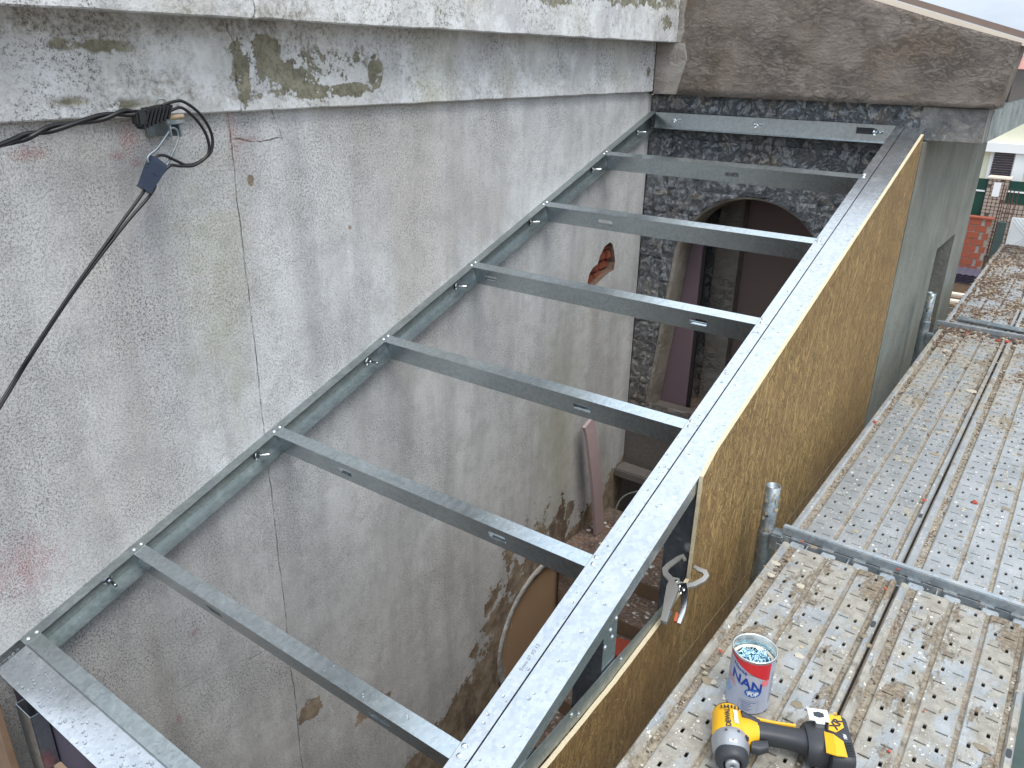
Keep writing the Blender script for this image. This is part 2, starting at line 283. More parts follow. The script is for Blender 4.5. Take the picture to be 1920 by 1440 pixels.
def mat_concrete():
    g = G('streaked_concrete'); st = g.noise(7, 7, .7, g.map((1, 1, .22))); n1 = g.noise(3, 6, .6); f_ = g.noise(80, 4, .6)
    c = g.mix(g.mr(n1, .35, .65), srgb(102, 106, 100), srgb(126, 129, 121)); c = g.mix(g.mr(st, .46, .70, 0, .6), c, srgb(94, 86, 70)); c = g.mix(g.mr(f_, .62, .72, 0, .5), c, srgb(170, 168, 158))
    c = g.mix(g.mr(g.noise(30, 5, .6, g.map(loc=(2, 1, 1))), .66, .70), c, srgb(60, 60, 54))
    return g.out(c, .7, 0, g.bump(g.m('ADD', g.noise(20, 7, .7), f_), .6, .006))
def mat_blockface():
    g = G('stained_beam_concrete'); n1 = g.noise(11, 7, .68, dist=.8); f_ = g.noise(70, 4, .6)
    c = g.mix(g.mr(n1, .34, .66), srgb(84, 86, 88), srgb(140, 138, 132)); c = g.mix(g.mr(g.noise(5, 6, .6), .54, .64, 0, .8), c, srgb(116, 98, 82)); c = g.mix(g.mr(f_, .6, .72, 0, .6), c, srgb(176, 174, 170))
    return g.out(c, .6, 0, g.bump(g.m('ADD', n1, f_), .6, .006))
M['concrete'] = mat_concrete(); M['blockface'] = mat_blockface()
M['beamside'] = mat_mortar('pale_blue_grey_render', srgb(128, 138, 138), srgb(152, 160, 158), srgb(112, 118, 116), .6, .3)
M['steel'] = mat_steel('galvanised_steel', (.52, .58, .60), .15, .12)
M['plate'] = mat_steel('galvanised_plate', (.55, .58, .60), .20, .10)
M['track'] = mat_steel('galvanised_track', (.36, .40, .40), .38, .14)
M['tube'] = mat_steel('cement_stained_tube', (.22, .26, .28), .36, .2, .7, dirt=.55)
M['ledger'] = mat_steel('scaffold_ledger_steel', (.42, .46, .48), .40, .2, .75, dirt=.6)
M['zinc'] = simple('bright_zinc', (.72, .76, .78), .22, 1, .05)
M['screwzinc'] = simple('blue_zinc', (.42, .62, .72), .28, .85, .12)
M['osb'] = mat_osb('osb_strands', (0, math.radians(90), 0)); M['osb_dark'] = mat_osb('osb_strands_dark', (0, math.radians(90), 0), .28)  # second board is mixed further towards brown, for the lower sheets
M['osbedge'] = simple('osb_cut_edge', srgb(196, 182, 152), .8, 0, .2, 120, .004)
M['deck'] = mat_deck(); M['deepshade'] = simple('painted_deep_shade', (.05, .055, .06), .7, .3)  # near-black fill: painted shade for slots, holes and under the screws
M['stone'] = mat_stone(); M['rubble'] = mat_rubble()
M['joint'] = simple('dark_joint_mortar', srgb(104, 98, 92), .9, 0, .3, 40, .01)
M['reveal'] = mat_mortar('arch_reveal_plaster', srgb(142, 134, 122), srgb(160, 154, 146), srgb(128, 116, 98), .7, .3)
M['white_plaster'] = mat_mortar('white_rim_plaster', srgb(184, 180, 174), srgb(206, 204, 200), srgb(160, 152, 142), .7, .4)
M['brownboard'] = simple('brown_board', srgb(176, 146, 116), .55, 0, .1, 3, .001)
M['darkbrown'] = simple('dark_brown_panel', srgb(132, 114, 108), .7, 0, .12, 3)
M['door'] = simple('purple_brown_door', srgb(116, 98, 104), .5, 0, .06, 6)
M['plank'] = simple('mauve_primed_plank', srgb(172, 152, 152), .55, 0, .06, 4)
M['wood'] = simple('wet_timber', srgb(120, 98, 78), .7, 0, .3, 12, .004)
M['brick'] = simple('red_brick', srgb(150, 78, 56), .8, 0, .28, 25, .006)
M['hole_edge'] = simple('broken_hole_render', srgb(104, 82, 68), .9, 0, .45, 60, .02)
M['brick_old'] = simple('broken_old_brick', srgb(136, 72, 52), .85, 0, .4, 60, .01)
M['cream'] = simple('cream_board', srgb(222, 208, 188), .6, 0, .06, 10)
M['roofbrown'] = simple('brown_fibre_sheet', srgb(112, 98, 90), .7, 0, .2, 6, .003)
M['rooftile'] = simple('red_roof_tile', srgb(176, 122, 112), .8, 0, .35, 14, .004)
M['yellow_wood'] = simple('yellow_timber', srgb(200, 152, 60), .6, 0, .15, 10)
M['cable'] = simple('black_cable_sheath', (.006, .0055, .006), .38, 0, .3, 60)
M['bluecable'] = simple('dark_blue_plastic', srgb(44, 56, 74), .4, 0, .15, 40)
M['blackplastic'] = simple('black_plastic', (.018, .018, .02), .42, 0, .3, 60)
M['ceram'] = simple('tan_ceramic', srgb(150, 132, 104), .5)
M['toolsteel'] = simple('satin_tool_steel', (.44, .425, .39), .34, .75, .08)
M['orange'] = simple('orange_plastic', srgb(164, 82, 48), .4)
M['drillyellow'] = simple('yellow_tool_plastic', srgb(226, 168, 20), .38, 0, .03)
M['drillblack'] = simple('black_tool_rubber', (.028, .03, .034), .5, 0, .2, 80)
M['drillgrey'] = simple('grey_tool_housing', srgb(160, 162, 164), .35, .5, .05)
M['chrome'] = simple('chrome', (.85, .86, .87), .1, 1, .02)
M['print_black'] = simple('print_black', (.02, .02, .02), .5); M['print_white'] = simple('print_white', (.8, .8, .8), .5)
M['print_blue'] = simple('print_blue', srgb(36, 62, 140), .4, 0, .02); M['print_red'] = simple('print_red', srgb(190, 44, 52), .35, 0, .04)
M['print_lightblue'] = simple('print_light_blue', srgb(128, 160, 200), .4); M['print_pink'] = simple('print_pink', srgb(214, 120, 124), .4); M['badge'] = simple('print_badge_blue', srgb(30, 92, 170), .35, 0, .03)
M['canpaint'] = simple('can_label_silver', srgb(166, 172, 186), .35, .25, .03); M['tin'] = simple('tin_metal', (.62, .64, .62), .25, 1, .08)
M['print_grey'] = simple('print_grey', srgb(110, 120, 124), .5)
M['cream_wall'] = simple('cream_house_paint', srgb(224, 222, 196), .8, 0, .04, 3); M['white_paint'] = simple('white_house_paint', srgb(232, 234, 232), .8, 0, .03, 3)
M['shutter'] = simple('dark_shutter', srgb(62, 52, 58), .6); M['green'] = simple('dark_green_panel', srgb(16, 62, 50), .5, 0, .1, 4)
M['patchstone'] = mat_islands('patterned_stone', [srgb(150, 132, 118), srgb(112, 92, 78), srgb(176, 160, 146), srgb(130, 108, 92), srgb(96, 80, 70)])
M['rust'] = simple('rusty_rebar', srgb(86, 58, 48), .8, 0, .3, 50); M['tarp'] = simple('dark_green_tarp', srgb(62, 78, 74), .5, 0, .3, 8, .01)
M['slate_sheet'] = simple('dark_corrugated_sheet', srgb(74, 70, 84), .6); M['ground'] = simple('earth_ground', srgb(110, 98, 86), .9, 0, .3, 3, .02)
M['leaf'] = mat_islands('leaves', [srgb(50, 66, 38), srgb(70, 88, 48), srgb(38, 50, 32)], .6)
M['debris'] = mat_islands('debris_chips', [srgb(176, 162, 140), srgb(112, 96, 78), srgb(206, 198, 182), srgb(132, 116, 96), srgb(86, 74, 62), srgb(150, 132, 108), srgb(98, 84, 70)])
M['rubble_chips'] = mat_islands('rubble_chips', [srgb(206, 198, 188), srgb(150, 126, 112), srgb(178, 164, 152), srgb(126, 104, 92), srgb(224, 218, 210), srgb(164, 132, 118), srgb(110, 92, 82)])
M['debris_brown'] = mat_islands('mud_crumbs', [srgb(96, 78, 62), srgb(122, 102, 84), srgb(80, 64, 52), srgb(146, 126, 104), srgb(176, 164, 146), srgb(104, 84, 68)])
M['crust'] = mat_islands('mortar_crust', [srgb(176, 164, 140), srgb(160, 148, 124), srgb(134, 122, 102), srgb(186, 178, 160), srgb(146, 132, 108)])
M['maroon'] = simple('maroon_cloth', srgb(104, 44, 44), .8)
M['redtile'] = simple('broken_red_tile', srgb(164, 70, 50), .7, 0, .2, 20)
gw = G('water_drop'); M['water'] = gw.out((1, 1, 1), .02, 0, None, **{'Transmission Weight': 1.0, 'IOR': 1.33})

# ------------------------------------------------------------------ mesh helpers
def V(*a): return Vector(a)
class MB:
    def __init__(s): s.v = []; s.f = []; s.sm = []
    def add(s, vs, fs, smooth=False, mat=None):
        o = len(s.v); s.v += [(mat @ Vector(p)) if mat is not None else Vector(p) for p in vs]; s.f += [tuple(i + o for i in q) for q in fs]; s.sm += [smooth] * len(fs); return s
    def box(s, x0, x1, y0, y1, z0, z1, mat=None, bev=0):
        if bev:
            b = bev; P = []
            return s.rbox(x0, x1, y0, y1, z0, z1, b, mat)
        vs = [(x, y, z) for x in (x0, x1) for y in (y0, y1) for z in (z0, z1)]
        return s.add(vs, [(0, 1, 3, 2), (4, 6, 7, 5), (0, 4, 5, 1), (2, 3, 7, 6), (0, 2, 6, 4), (1, 5, 7, 3)], False, mat)
    def rbox(s, x0, x1, y0, y1, z0, z1, b, mat=None):
        bm = bmesh.new(); bmesh.ops.create_cube(bm, size=1)
        for v in bm.verts: v.co = V((x0 + x1) / 2 + v.co.x * (x1 - x0), (y0 + y1) / 2 + v.co.y * (y1 - y0), (z0 + z1) / 2 + v.co.z * (z1 - z0))
        bmesh.ops.bevel(bm, geom=bm.edges[:], offset=b, segments=2, affect='EDGES'); return s.bm(bm, False, mat)
    def bm(s, bm, smooth=False, mat=None):
        bm.verts.index_update(); s.add([v.co.copy() for v in bm.verts], [[v.index for v in f_.verts] for f_ in bm.faces], smooth, mat); bm.free(); return s
    def prism(s, poly, d, mat=None, smooth=False):
        """poly: 3D points (closed loop), d: extrusion vector"""
        n = len(poly); P = [Vector(p) for p in poly]; D = Vector(d); vs = P + [p + D for p in P]
        tr = tessellate_polygon([P]); fs = [tuple(t) for t in tr] + [tuple(i + n for i in reversed(t)) for t in tr]
        s.add(vs, fs, False, mat); s.add(vs, [(i, (i + 1) % n, (i + 1) % n + n, i + n) for i in range(n)], smooth, mat); return s
    def tube(s, pts, rad, seg=10, cap=True, mat=None):
        pts = [Vector(p) for p in pts]; rr = rad if hasattr(rad, '__len__') else [rad] * len(pts); vs = []; up = None
        for i, p in enumerate(pts):
            t = (pts[min(i + 1, len(pts) - 1)] - pts[max(i - 1, 0)]).normalized()
            if up is None: up = t.orthogonal().normalized()
            up = (up - t * up.dot(t)).normalized(); w = t.cross(up)
            vs += [p + (up * math.cos(a) + w * math.sin(a)) * rr[i] for a in [2 * math.pi * k / seg for k in range(seg)]]
        fs = [(i * seg + k, i * seg + (k + 1) % seg, (i + 1) * seg + (k + 1) % seg, (i + 1) * seg + k) for i in range(len(pts) - 1) for k in range(seg)]
        s.add(vs, fs, True, mat)
        if cap: s.add(vs, [tuple(range(seg))[::-1], tuple(range(len(vs) - seg, len(vs)))], False, mat)
        return s
    def lathe(s, prof, seg=40, mat=None, smooth=True):
        vs = [(a * math.cos(2 * math.pi * k / seg), a * math.sin(2 * math.pi * k / seg), h) for a, h in prof for k in range(seg)]
        return s.add(vs, [(i * seg + k, i * seg + (k + 1) % seg, (i + 1) * seg + (k + 1) % seg, (i + 1) * seg + k) for i in range(len(prof) - 1) for k in range(seg)], smooth, mat)
    def mesh(s, name, m):
        me = bpy.data.meshes.new(name); me.from_pydata([tuple(p) for p in s.v], [], s.f); me.polygons.foreach_set('use_smooth', s.sm)
        me.materials.append(M[m] if isinstance(m, str) else m); me.update(); return me
    def build(s, name, m, parent=None, **k): return obj(name, s.mesh(name, m), parent, **k)
def obj(name, me, parent=None, loc=None, rot=None, **k):
    o = bpy.data.objects.new(name, me); S.collection.objects.link(o); o.parent = parent
    if loc is not None: o.location = loc
    if rot is not None: o.rotation_euler = rot
    for a, v in k.items(): o[a] = v
    return o
def thing(name, label, cat, group=None, loc=(0, 0, 0), rot=(0, 0, 0)):
    o = obj(name, None, None, loc, rot, label=label, category=cat)
    if group: o['group'] = group
    return o
def tag(o, label, cat, group=None):
    o['label'] = label; o['category'] = cat
    if group: o['group'] = group
    return o
def copy_tree(o, parent=None):
    c = o.copy(); S.collection.objects.link(c); c.parent = parent
    for ch in list(o.children): copy_tree(ch, c)
    return c
def smooth_path(pts, n=6):
    P = [Vector(p) for p in pts]; out = []
    for i in range(len(P) - 1):
        a, b, c, d = P[max(i - 1, 0)], P[i], P[i + 1], P[min(i + 2, len(P) - 1)]
        for k in range(n):
            t = k / n; out.append(.5 * ((2 * b) + (c - a) * t + (2 * a - 5 * b + 4 * c - d) * t * t + (3 * b - a - 3 * c + d) * t ** 3))
    return out + [P[-1]]
def slab_with_holes(outer, holes, conv, depth, mb):
    """outer/holes: 2-D loops; conv maps (a,b) to 3-D on the face; depth: vector to the back"""
    loops = [outer] + holes; D = Vector(depth); flat = [p for l in loops for p in l]; F = [Vector(conv(*p)) for p in flat]
    tr = tessellate_polygon([[Vector((a, b, 0)) for a, b in l] for l in loops]); n = len(F)
    mb.add(F + [p + D for p in F], [tuple(t) for t in tr] + [tuple(i + n for i in reversed(t)) for t in tr])
    k = 0
    for l in loops:
        m_ = len(l); mb.add(F + [p + D for p in F], [(k + i, k + (i + 1) % m_, k + (i + 1) % m_ + n, k + i + n) for i in range(m_)]); k += m_
    return mb
def text_mesh(body, size, m, fn, bold=0.0, cuts=0):
    cu = bpy.data.curves.new('t', 'FONT'); cu.body = body; cu.size = size; cu.align_x = 'CENTER'; cu.align_y = 'CENTER'; cu.offset = bold; cu.resolution_u = 3
    o = bpy.data.objects.new('t', cu); S.collection.objects.link(o); dg = bpy.context.evaluated_depsgraph_get(); dg.update()
    me = bpy.data.meshes.new_from_object(o.evaluated_get(dg)); bpy.data.objects.remove(o)
    bm = bmesh.new(); bm.from_mesh(me); 
    if cuts: bmesh.ops.triangulate(bm, faces=bm.faces[:]); bmesh.ops.subdivide_edges(bm, edges=[e for e in bm.edges if e.calc_length() > size * .2], cuts=cuts)
    for v in bm.verts: v.co = fn(v.co.x, v.co.y)
    me.materials.clear(); bm.to_mesh(me); bm.free(); me.materials.append(M[m]); return me

# slope frame of the roof: local (x, s, n)
TH = 0.335277; SV = V(0, math.cos(TH), math.sin(TH)); NV = V(0, -math.sin(TH), math.cos(TH)); TT = math.tan(TH)
FR = Matrix(((1, 0, 0, 0), (0, SV.y, NV.y, 0), (0, SV.z, NV.z, 0), (0, 0, 0, 1)))

# ================================================================== ground
mb = MB(); mb.add([(-300, -300, -2.42), (300, -300, -2.42), (300, 500, -2.42), (-300, 500, -2.42)], [(0, 1, 2, 3)])
o = mb.build('ground', 'ground'); o['kind'] = 'structure'
# ================================================================== left wall
wall = thing('plaster_wall', 'tall weathered grey-white plaster wall, cracked and pitted, along the left of the steel roof frame', 'wall')
hole = [(2.786, .293), (2.80, .345), (2.84, .365), (2.90, .375), (2.925, .42), (2.97, .47), (3.03, .475), (3.07, .465), (3.085, .41), (3.11, .35), (3.09, .31), (3.03, .30), (2.97, .285), (2.90, .255), (2.84, .235), (2.80, .24)]
hole = [(2.786 + (a - 2.786) * .95 + .0, b - .0) for a, b in hole]
hole = [(a + random.uniform(-.008, .008), b + random.uniform(-.008, .008)) for a, b in hole]
arc = [(2.43 + .45 * math.cos(a), -1.87 + .45 * math.sin(a)) for a in [math.pi - math.pi * k / 28 for k in range(29)]]
arch = [(2.0, -2.38)] + arc + [(2.86, -2.38)]
mb = slab_with_holes([(-.50, -2.6), (3.40, -2.6), (3.40, 1.9), (-.50, 1.9)], [hole, arch], lambda a, b: (0, a, b), (-.22, 0, 0), MB())
mb.build('wall_face', 'plaster', wall)
# band and cornice with slightly wavering lower edges
def strip(x0, x1, y0, y1, zf, z1, seed):
    mb = MB(); n = 90; vs = []
    for i in range(n + 1):
        y = y0 + (y1 - y0) * i / n; zz = zf + .0035 * mnoise.noise(V(y * 7, seed, 0)) + .0018 * mnoise.noise(V(y * 40, seed, 3)); xx = x1 + .002 * mnoise.noise(V(y * 9, seed, 9))
        vs += [(x0, y, zz + .002), (xx - .004, y, zz), (xx, y, zz + .004), (xx, y, z1), (x0, y, z1)]
    fs = [(i * 5 + k, i * 5 + (k + 1) % 5, i * 5 + 5 + (k + 1) % 5, i * 5 + 5 + k) for i in range(n) for k in range(5)] + [(0, 1, 2, 3, 4), tuple(n * 5 + k for k in (4, 3, 2, 1, 0))]
    return mb.add(vs, fs)
strip(.0005, .03, -.50, 3.345, 1.292, 1.60, 1).build('painted_band', 'band', wall)
strip(.001, .15, -.50, 3.352, 1.549, 2.02, 5).build('cornice', 'cornice', wall)
# hole lining: ragged broken render, then bricks
mb = MB(); n = len(hole); cen = V(0, sum(a for a, b in hole) / n, sum(b for a, b in hole) / n); rings = []
for d_, sc_ in ((0, 1), (-.012, .95), (-.022, .88), (-.05, .84)):
    for a, b in hole:
        q = cen + (V(0, a, b) - cen) * (sc_ + random.uniform(-.05, .05) * (d_ != 0)); rings.append((d_ , q.y, q.z))
mb.add(rings, [(k * n + i, k * n + (i + 1) % n, (k + 1) * n + (i + 1) % n, (k + 1) * n + i) for k in range(3) for i in range(n)])
mb.build('broken_render_edge', 'hole_edge', wall)
bm_ = None
for row in range(5):
    for col in range(4):
        y0 = 2.74 + col * .115 + (.055 if row % 2 else 0); z0 = .20 + row * .058
        mb = MB(); mb.rbox(-.10, -.022 + random.uniform(-.014, .006), y0, y0 + .105, z0, z0 + .048, .006, None); mb.build('brick', 'brick_old', wall)
MB().box(-.12, -.05, 2.68, 3.2, .18, .52).build('brick_bed_mortar', 'joint', wall)
# arch in the wall: brown board behind, ragged white rim
MB().box(-.06, -.03, 1.95, 2.95, -2.42, -1.38).build('arch_board', 'brownboard', wall)
mb = MB(); N = 70; vs = []
for i in range(N + 1):
    t = math.pi * 1.16 - math.pi * 1.05 * i / N
    ro_ = .462 + .004 * mnoise.noise(V(i * .3, 0, 0)); ri = .422 + .020 * mnoise.noise(V(i * .35, 5, 0)) + .010 * mnoise.noise(V(i * 1.3, 8, 0)) - .012
    for rr_, xx in ((ro_, .001), (ro_ - .006, .012), (ri + .012, .010), (ri, -.002), (ri + .002, -.029)):
        vs.append((xx, 2.43 + rr_ * math.cos(t) , -1.87 + rr_ * math.sin(t)))
mb.add(vs, [(i * 5 + k, i * 5 + k + 1, i * 5 + 6 + k, i * 5 + 5 + k) for i in range(N) for k in range(4)], True); mb.build('arch_rim', 'white_plaster', wall)
mb = MB()   # plaster smears on the board
for a, b, s_ in ((2.10, -1.66, .018), (2.15, -1.72, .014), (2.08, -1.8, .012), (2.13, -1.86, .008), (2.2, -1.6, .015), (2.09, -2.02, .014), (2.07, -2.1, .01)):
    pl = [(-.0285, a + s_ * .5 * random.uniform(.6, 1.2) * math.cos(t), b + s_ * 1.6 * random.uniform(.6, 1.2) * math.sin(t)) for t in [k * math.pi / 4 for k in range(8)]]; mb.prism(pl, (-.003, 0, 0))
mb.build('plaster_smear', 'white_plaster', wall, kind='stuff')
# trowelled mortar joint at the corner
# ================================================================== roof frame
frame = thing('steel_roof_frame', 'galvanised steel roof frame of parallel joists sloping up from the grey wall to the far gable', 'roof frame')
HT = .088
def slot_cells(x0, x1, holes, n0, n1):
    """rectangles in (x,n) covering a web with rounded-rectangle holes left out"""
    return holes
def joist_mesh(x0, x1, slots, fl=.042, h=.085, name='joist'):
    """C section, web at s=0 facing -s, n from 0 (top) to -h; flange width fl"""
    t = .0016; mb = MB(); nn0, nn1 = -.0012, -h
    outer = [(x0, nn1), (x1, nn1), (x1, nn0), (x0, nn0)]; hl = []
    for cx, w_, hh_, cn in slots:
        L_ = []
        for ang0, sx, sy in ((0, 1, 1), (90, -1, 1), (180, -1, -1), (270, 1, -1)):
            for k in range(3):
                a = math.radians(ang0 + 45 * k); L_.append((cx + sx * (w_ / 2 - .008) + .008 * math.cos(a), cn + sy * (hh_ / 2 - .008) + .008 * math.sin(a)))
        hl.append(L_[::-1])
    slab_with_holes(outer, hl, lambda a, b: (a, 0, b), (0, t, 0), mb)
    mb.box(x0, x1, .0017, fl, -.0028, -.0012); mb.box(x0, x1, .0017, fl, -h, -h + .0016)
    mb.box(x0, x1, fl, fl + .0016, -.012, -.0012); mb.box(x0, x1, fl, fl + .0016, -h, -h + .010)
    for cx, w_, hh_, cn in slots: mb.box(cx - w_ / 2 + .006, cx + w_ / 2 - .006, .0018, .011, cn - hh_ / 2 - .0005, cn - hh_ / 2 + .0012)
    for v in mb.v: v[:] = FR @ v
    return mb
def screw_mesh(rad=.006):
    mb = MB(); mb.lathe([(0.0001, .0042), (rad * .55, .0040), (rad * .9, .0026), (rad, .0008), (rad * 1.25, .0006), (rad * 1.3, 0)], 12); return mb
SCR = screw_mesh().mesh('screw', 'zinc')
JX0, JX1 = .041, 1.3365
slots = {0: [(.43, .07, .026, -.042), (1.10, .07, .026, -.042)], 1: [(.385, .062, .028, -.042), (1.03, .062, .028, -.042)], 2: [(.96, .068, .028, -.044)], 3: [(.13, .068, .026, -.044), (1.115, .070, .028, -.044)], 4: [(.373, .075, .026, -.044)], 5: [(.745, .07, .026, -.044)]}
def rest(i): return {0: 'first', 1: 'second'}.get(i, '')
for i in range(6):
    b = joist_mesh(JX0, JX1, slots[i]); me = b.mesh('joist', 'steel'); J = obj('joist', me, frame, tuple(SV * (.6 * i)))
edge_j = joist_mesh(JX0, JX1, []).mesh('joist', 'track'); obj('joist', edge_j, frame, tuple(SV * -.363))
# wall track: C against the wall
def place_local(mb):
    for v in mb.v: v[:] = FR @ v
    return mb
mb = MB(); s0, s1 = -.46, 3.60; t = .0016
mb.box(.0012, .0028, s0, s1, -HT, 0); mb.box(.0029, .041, s0, s1, -t, 0); mb.box(.0029, .041, s0, s1, -HT, -HT + t)
mb.box(.0029, .0040, s0, s1, -.036, -.034); mb.box(.0029, .0040, s0, s1, -.062, -.060)
place_local(mb).build('wall_track', 'track', frame)
# track fixed to the far wall (level)
mb = MB(); mb.box(.045, 1.34, 3.3785, 3.380, 1.098, 1.184); mb.box(.045, 1.34, 3.342, 3.3784, 1.1825, 1.184); mb.box(.045, 1.34, 3.342, 3.3784, 1.098, 1.0995)
ob = mb.build('far_track', 'steel', frame)
mb = MB(); mb.box(1.16, 1.245, 3.3765, 3.378, 1.135, 1.165, bev=.0004); mb.build('slot_plate', 'deepshade', frame)
# inner track and top plate of the stud wall
s0, s1 = -.9, 3.66
mb = MB(); mb.box(1.338, 1.379, s0, s1, -t, 0); mb.box(1.3772, 1.379, s0, s1, -HT, -t - .0002); mb.box(1.338, 1.377, s0, s1, -HT, -HT + t); place_local(mb).build('inner_edge_track', 'plate', frame)
mb = MB(); mb.box(1.3835, 1.472, s0, s1, -t, .0002); mb.box(1.4705, 1.472, s0, s1, -.045, -t - .0002); mb.box(1.3835, 1.385, s0, s1, -.045, -t - .0002); place_local(mb).build('top_plate', 'plate', frame)
# near end plate
mb = MB(); mb.box(.002, 1.378, -.458, -.3665, -t, 0); mb.box(.002, 1.378, -.4585, -.457, -.05, -t - .0002); place_local(mb).build('near_end_plate', 'plate', frame)
mb = MB(); mb.box(.042, 1.336, -.3655, -.3640, -HT, -.0022); place_local(mb).build('near_end_web', 'track', frame)
def put_screw(x, s, n=.0003, par=frame, rad=1.0):
    q = FR @ V(x, s, n); o = obj('screw', SCR, par, tuple(q), (TH, 0, random.random() * 0)); o.scale = (rad,) * 3; return o
for i in range(-1, 6):
    s = .6 * i if i >= 0 else -.363
    for k in (0, 1): put_screw(.022 + .002 * k, s + .012 + .026 * k, rad=.9); put_screw(1.349 + .004 * k, s + .016 + .024 * (1 - k) * 1 , rad=.95)
# anchor bolts through the wall track and the far track
mb = MB(); mb.lathe([(0.0001, .003), (.0155, .003), (.016, 0)], 20); mb.lathe([(0.0001, .013), (.0088, .013), (.0095, .011), (.0095, .003)], 6, smooth=False); mb.lathe([(0.0001, .042), (.0042, .042), (.005, .040), (.005, .013)], 10)
BOLT = mb.mesh('anchor_bolt', 'zinc')
for s, n_ in ((-.094, -.040), (.52, -.046), (1.117, -.050), (1.706, -.050), (2.307, -.045), (2.913, -.046), (3.43, -.054)):
    obj('anchor_bolt', BOLT, frame, tuple(FR @ V(.003, s, n_)), (0, math.radians(90), random.random())).scale = (1.15,) * 3
for x in (.166, .644, 1.252): obj('anchor_bolt', BOLT, frame, (x, 3.378, 1.146), (math.radians(90), 0, random.random()))
# stamped print along the steel
def on_slope(x, s, rot): 
    return lambda a, b: FR @ V(x + a * math.cos(rot) - b * math.sin(rot), s + a * math.sin(rot) + b * math.cos(rot), .0009)
obj('stamped_print', text_mesh('5mm 07 02 12', .014, 'print_grey', on_slope(1.357, .30, math.radians(90)), -.0002), frame)
obj('stamped_print', text_mesh('5mm 07 02 12', .012, 'print_grey', lambda a, b: FR @ V(.62 + a, .621 + b, -.0003), -.0002), frame)
# water drops
mb = MB()
def drop(x, s, rr, n0=.0002):
    k = 9; e = random.uniform(.75, 1.3); a0 = random.random() * 6; P = [FR @ V(x, s, n0 + rr * .42)]
    for ri, hh in ((.55, .34), (.9, .17), (1, 0)):
        for q in range(k): a = a0 + 2 * math.pi * q / k; P.append(FR @ V(x + rr * ri * math.cos(a) * e, s + rr * ri * math.sin(a), n0 + rr * hh))
    F = [(0, 1 + q, 1 + (q + 1) % k) for q in range(k)]
    for L_ in (0, 1): F += [(1 + L_ * k + q, 1 + (L_ + 1) * k + q, 1 + (L_ + 1) * k + (q + 1) % k, 1 + L_ * k + (q + 1) % k) for q in range(k)]
    mb.add(P, F, True)
for i in range(330):
    x = .03 + 1.2 * random.random() ** 1.3; drop(x, random.uniform(-.45, -.375), random.choice((.0016, .002, .0028, .0036, .0048)))
for i in range(40): drop(random.uniform(.35, .8), -.363 + random.uniform(.006, .036), random.choice((.0016, .0022, .003, .004)), -.0009)
for i in range(420):
    s = random.uniform(-.3, 3.3)
    if mnoise.noise(V(s * 3, 0, 2)) < random.uniform(-.6, .4): continue
    drop(random.choice((random.uniform(1.341, 1.376), random.uniform(1.39, 1.465))), s, random.choice((.0016, .002, .0026, .0034, .0044)))
for i in range(6):
    for k in range(22): drop(random.uniform(.1 + .6 * (i < 3), 1.3), .6 * i + random.uniform(.005, .038), random.choice((.0014, .0018, .0026)), -.0010)
o = mb.build('water_drops', 'water', None); o['kind'] = 'stuff'; tag(o, 'clear rain drops beaded over the near plate and edge beam', 'water drops')

# ================================================================== stud wall under the beam
def stud(y0, y1, zb, parent):
    mb = MB(); zt = y0 * TT - .02
    mb.box(1.386, 1.4685, y0, y0 + .0016, zb, zt - .028); mb.box(1.467, 1.4685, y0 + .0017, y1, zb, zt - .02); mb.box(1.386, 1.3875, y0 + .0017, y1, zb, zt - .02)
    mb.box(1.456, 1.4668, y1 - .0015, y1, zb, zt - .02); mb.box(1.3877, 1.399, y1 - .0015, y1, zb, zt - .02); return mb.build('stud', 'steel', parent)
for y in (-.35, .10, .452, .97, 1.55, 2.15, 2.75, 3.28): stud(y, y + (.07 if y == .452 else .045), -2.3, frame)
# diagonal piece: wide web below near stud
mb = MB(); mb.box(1.4725, 1.4740, -.9, .96, -.075, -.012); mb.build('bottom_strap', 'track', frame)
for y, z in ((.30, -.03), (.335, -.055), (.0, -.04), (.55, -.035)): obj('screw', SCR, frame, (1.4742, y, z), (0, math.radians(90), 0))
for y, z in ((.478, .115), (.505, .135), (.49, .085), (.455, .075)): obj('screw', SCR, frame, (1.4722, y, z - .005), (0, math.radians(90), 0))

# ================================================================== OSB sheets
def osb(name, pts, x0, x1, mat, label):
    t_ = thing(name, label, 'board', 'osb sheets on the stud wall')
    n = len(pts); P = pts
    mb = MB(); mb.prism([(x1, a, b) for a, b in P], (-(x1 - x0) * .5, 0, 0)); mb.build('board_face', mat, t_)
    mb = MB(); q = []
    for i in range(n):
        a, b = P[i], P[(i + 1) % n]; L_ = math.hypot(a[0] - b[0], a[1] - b[1]); k = max(1, int(L_ / .02))
        for j in range(k): tt = j / k; q.append((a[0] + (b[0] - a[0]) * tt, a[1] + (b[1] - a[1]) * tt))
    w = [(a + random.uniform(-.0006, .0006), b + random.uniform(-.0008, .0010)) for a, b in q]; m_ = len(w)
    vs = [(x1 + .0002, a, b) for a, b in w] + [(x0, a, b + .0) for a, b in w]
    cen = (sum(a for a, b in w) / m_, sum(b for a, b in w) / m_)
    # grow the edge ring a hair so it sits proud of the face sheet
    vs = [(x, cen[0] + (a - cen[0]) * 1.0015, cen[1] + (b - cen[1]) * 1.0015) for x, a, b in vs]
    mb.add(vs, [(i, (i + 1) % m_, (i + 1) % m_ + m_, i + m_) for i in range(m_)]); mb.add(vs, [tuple(range(m_, 2 * m_))]); mb.build('cut_edge', 'osbedge', t_)
    return t_
up = .022
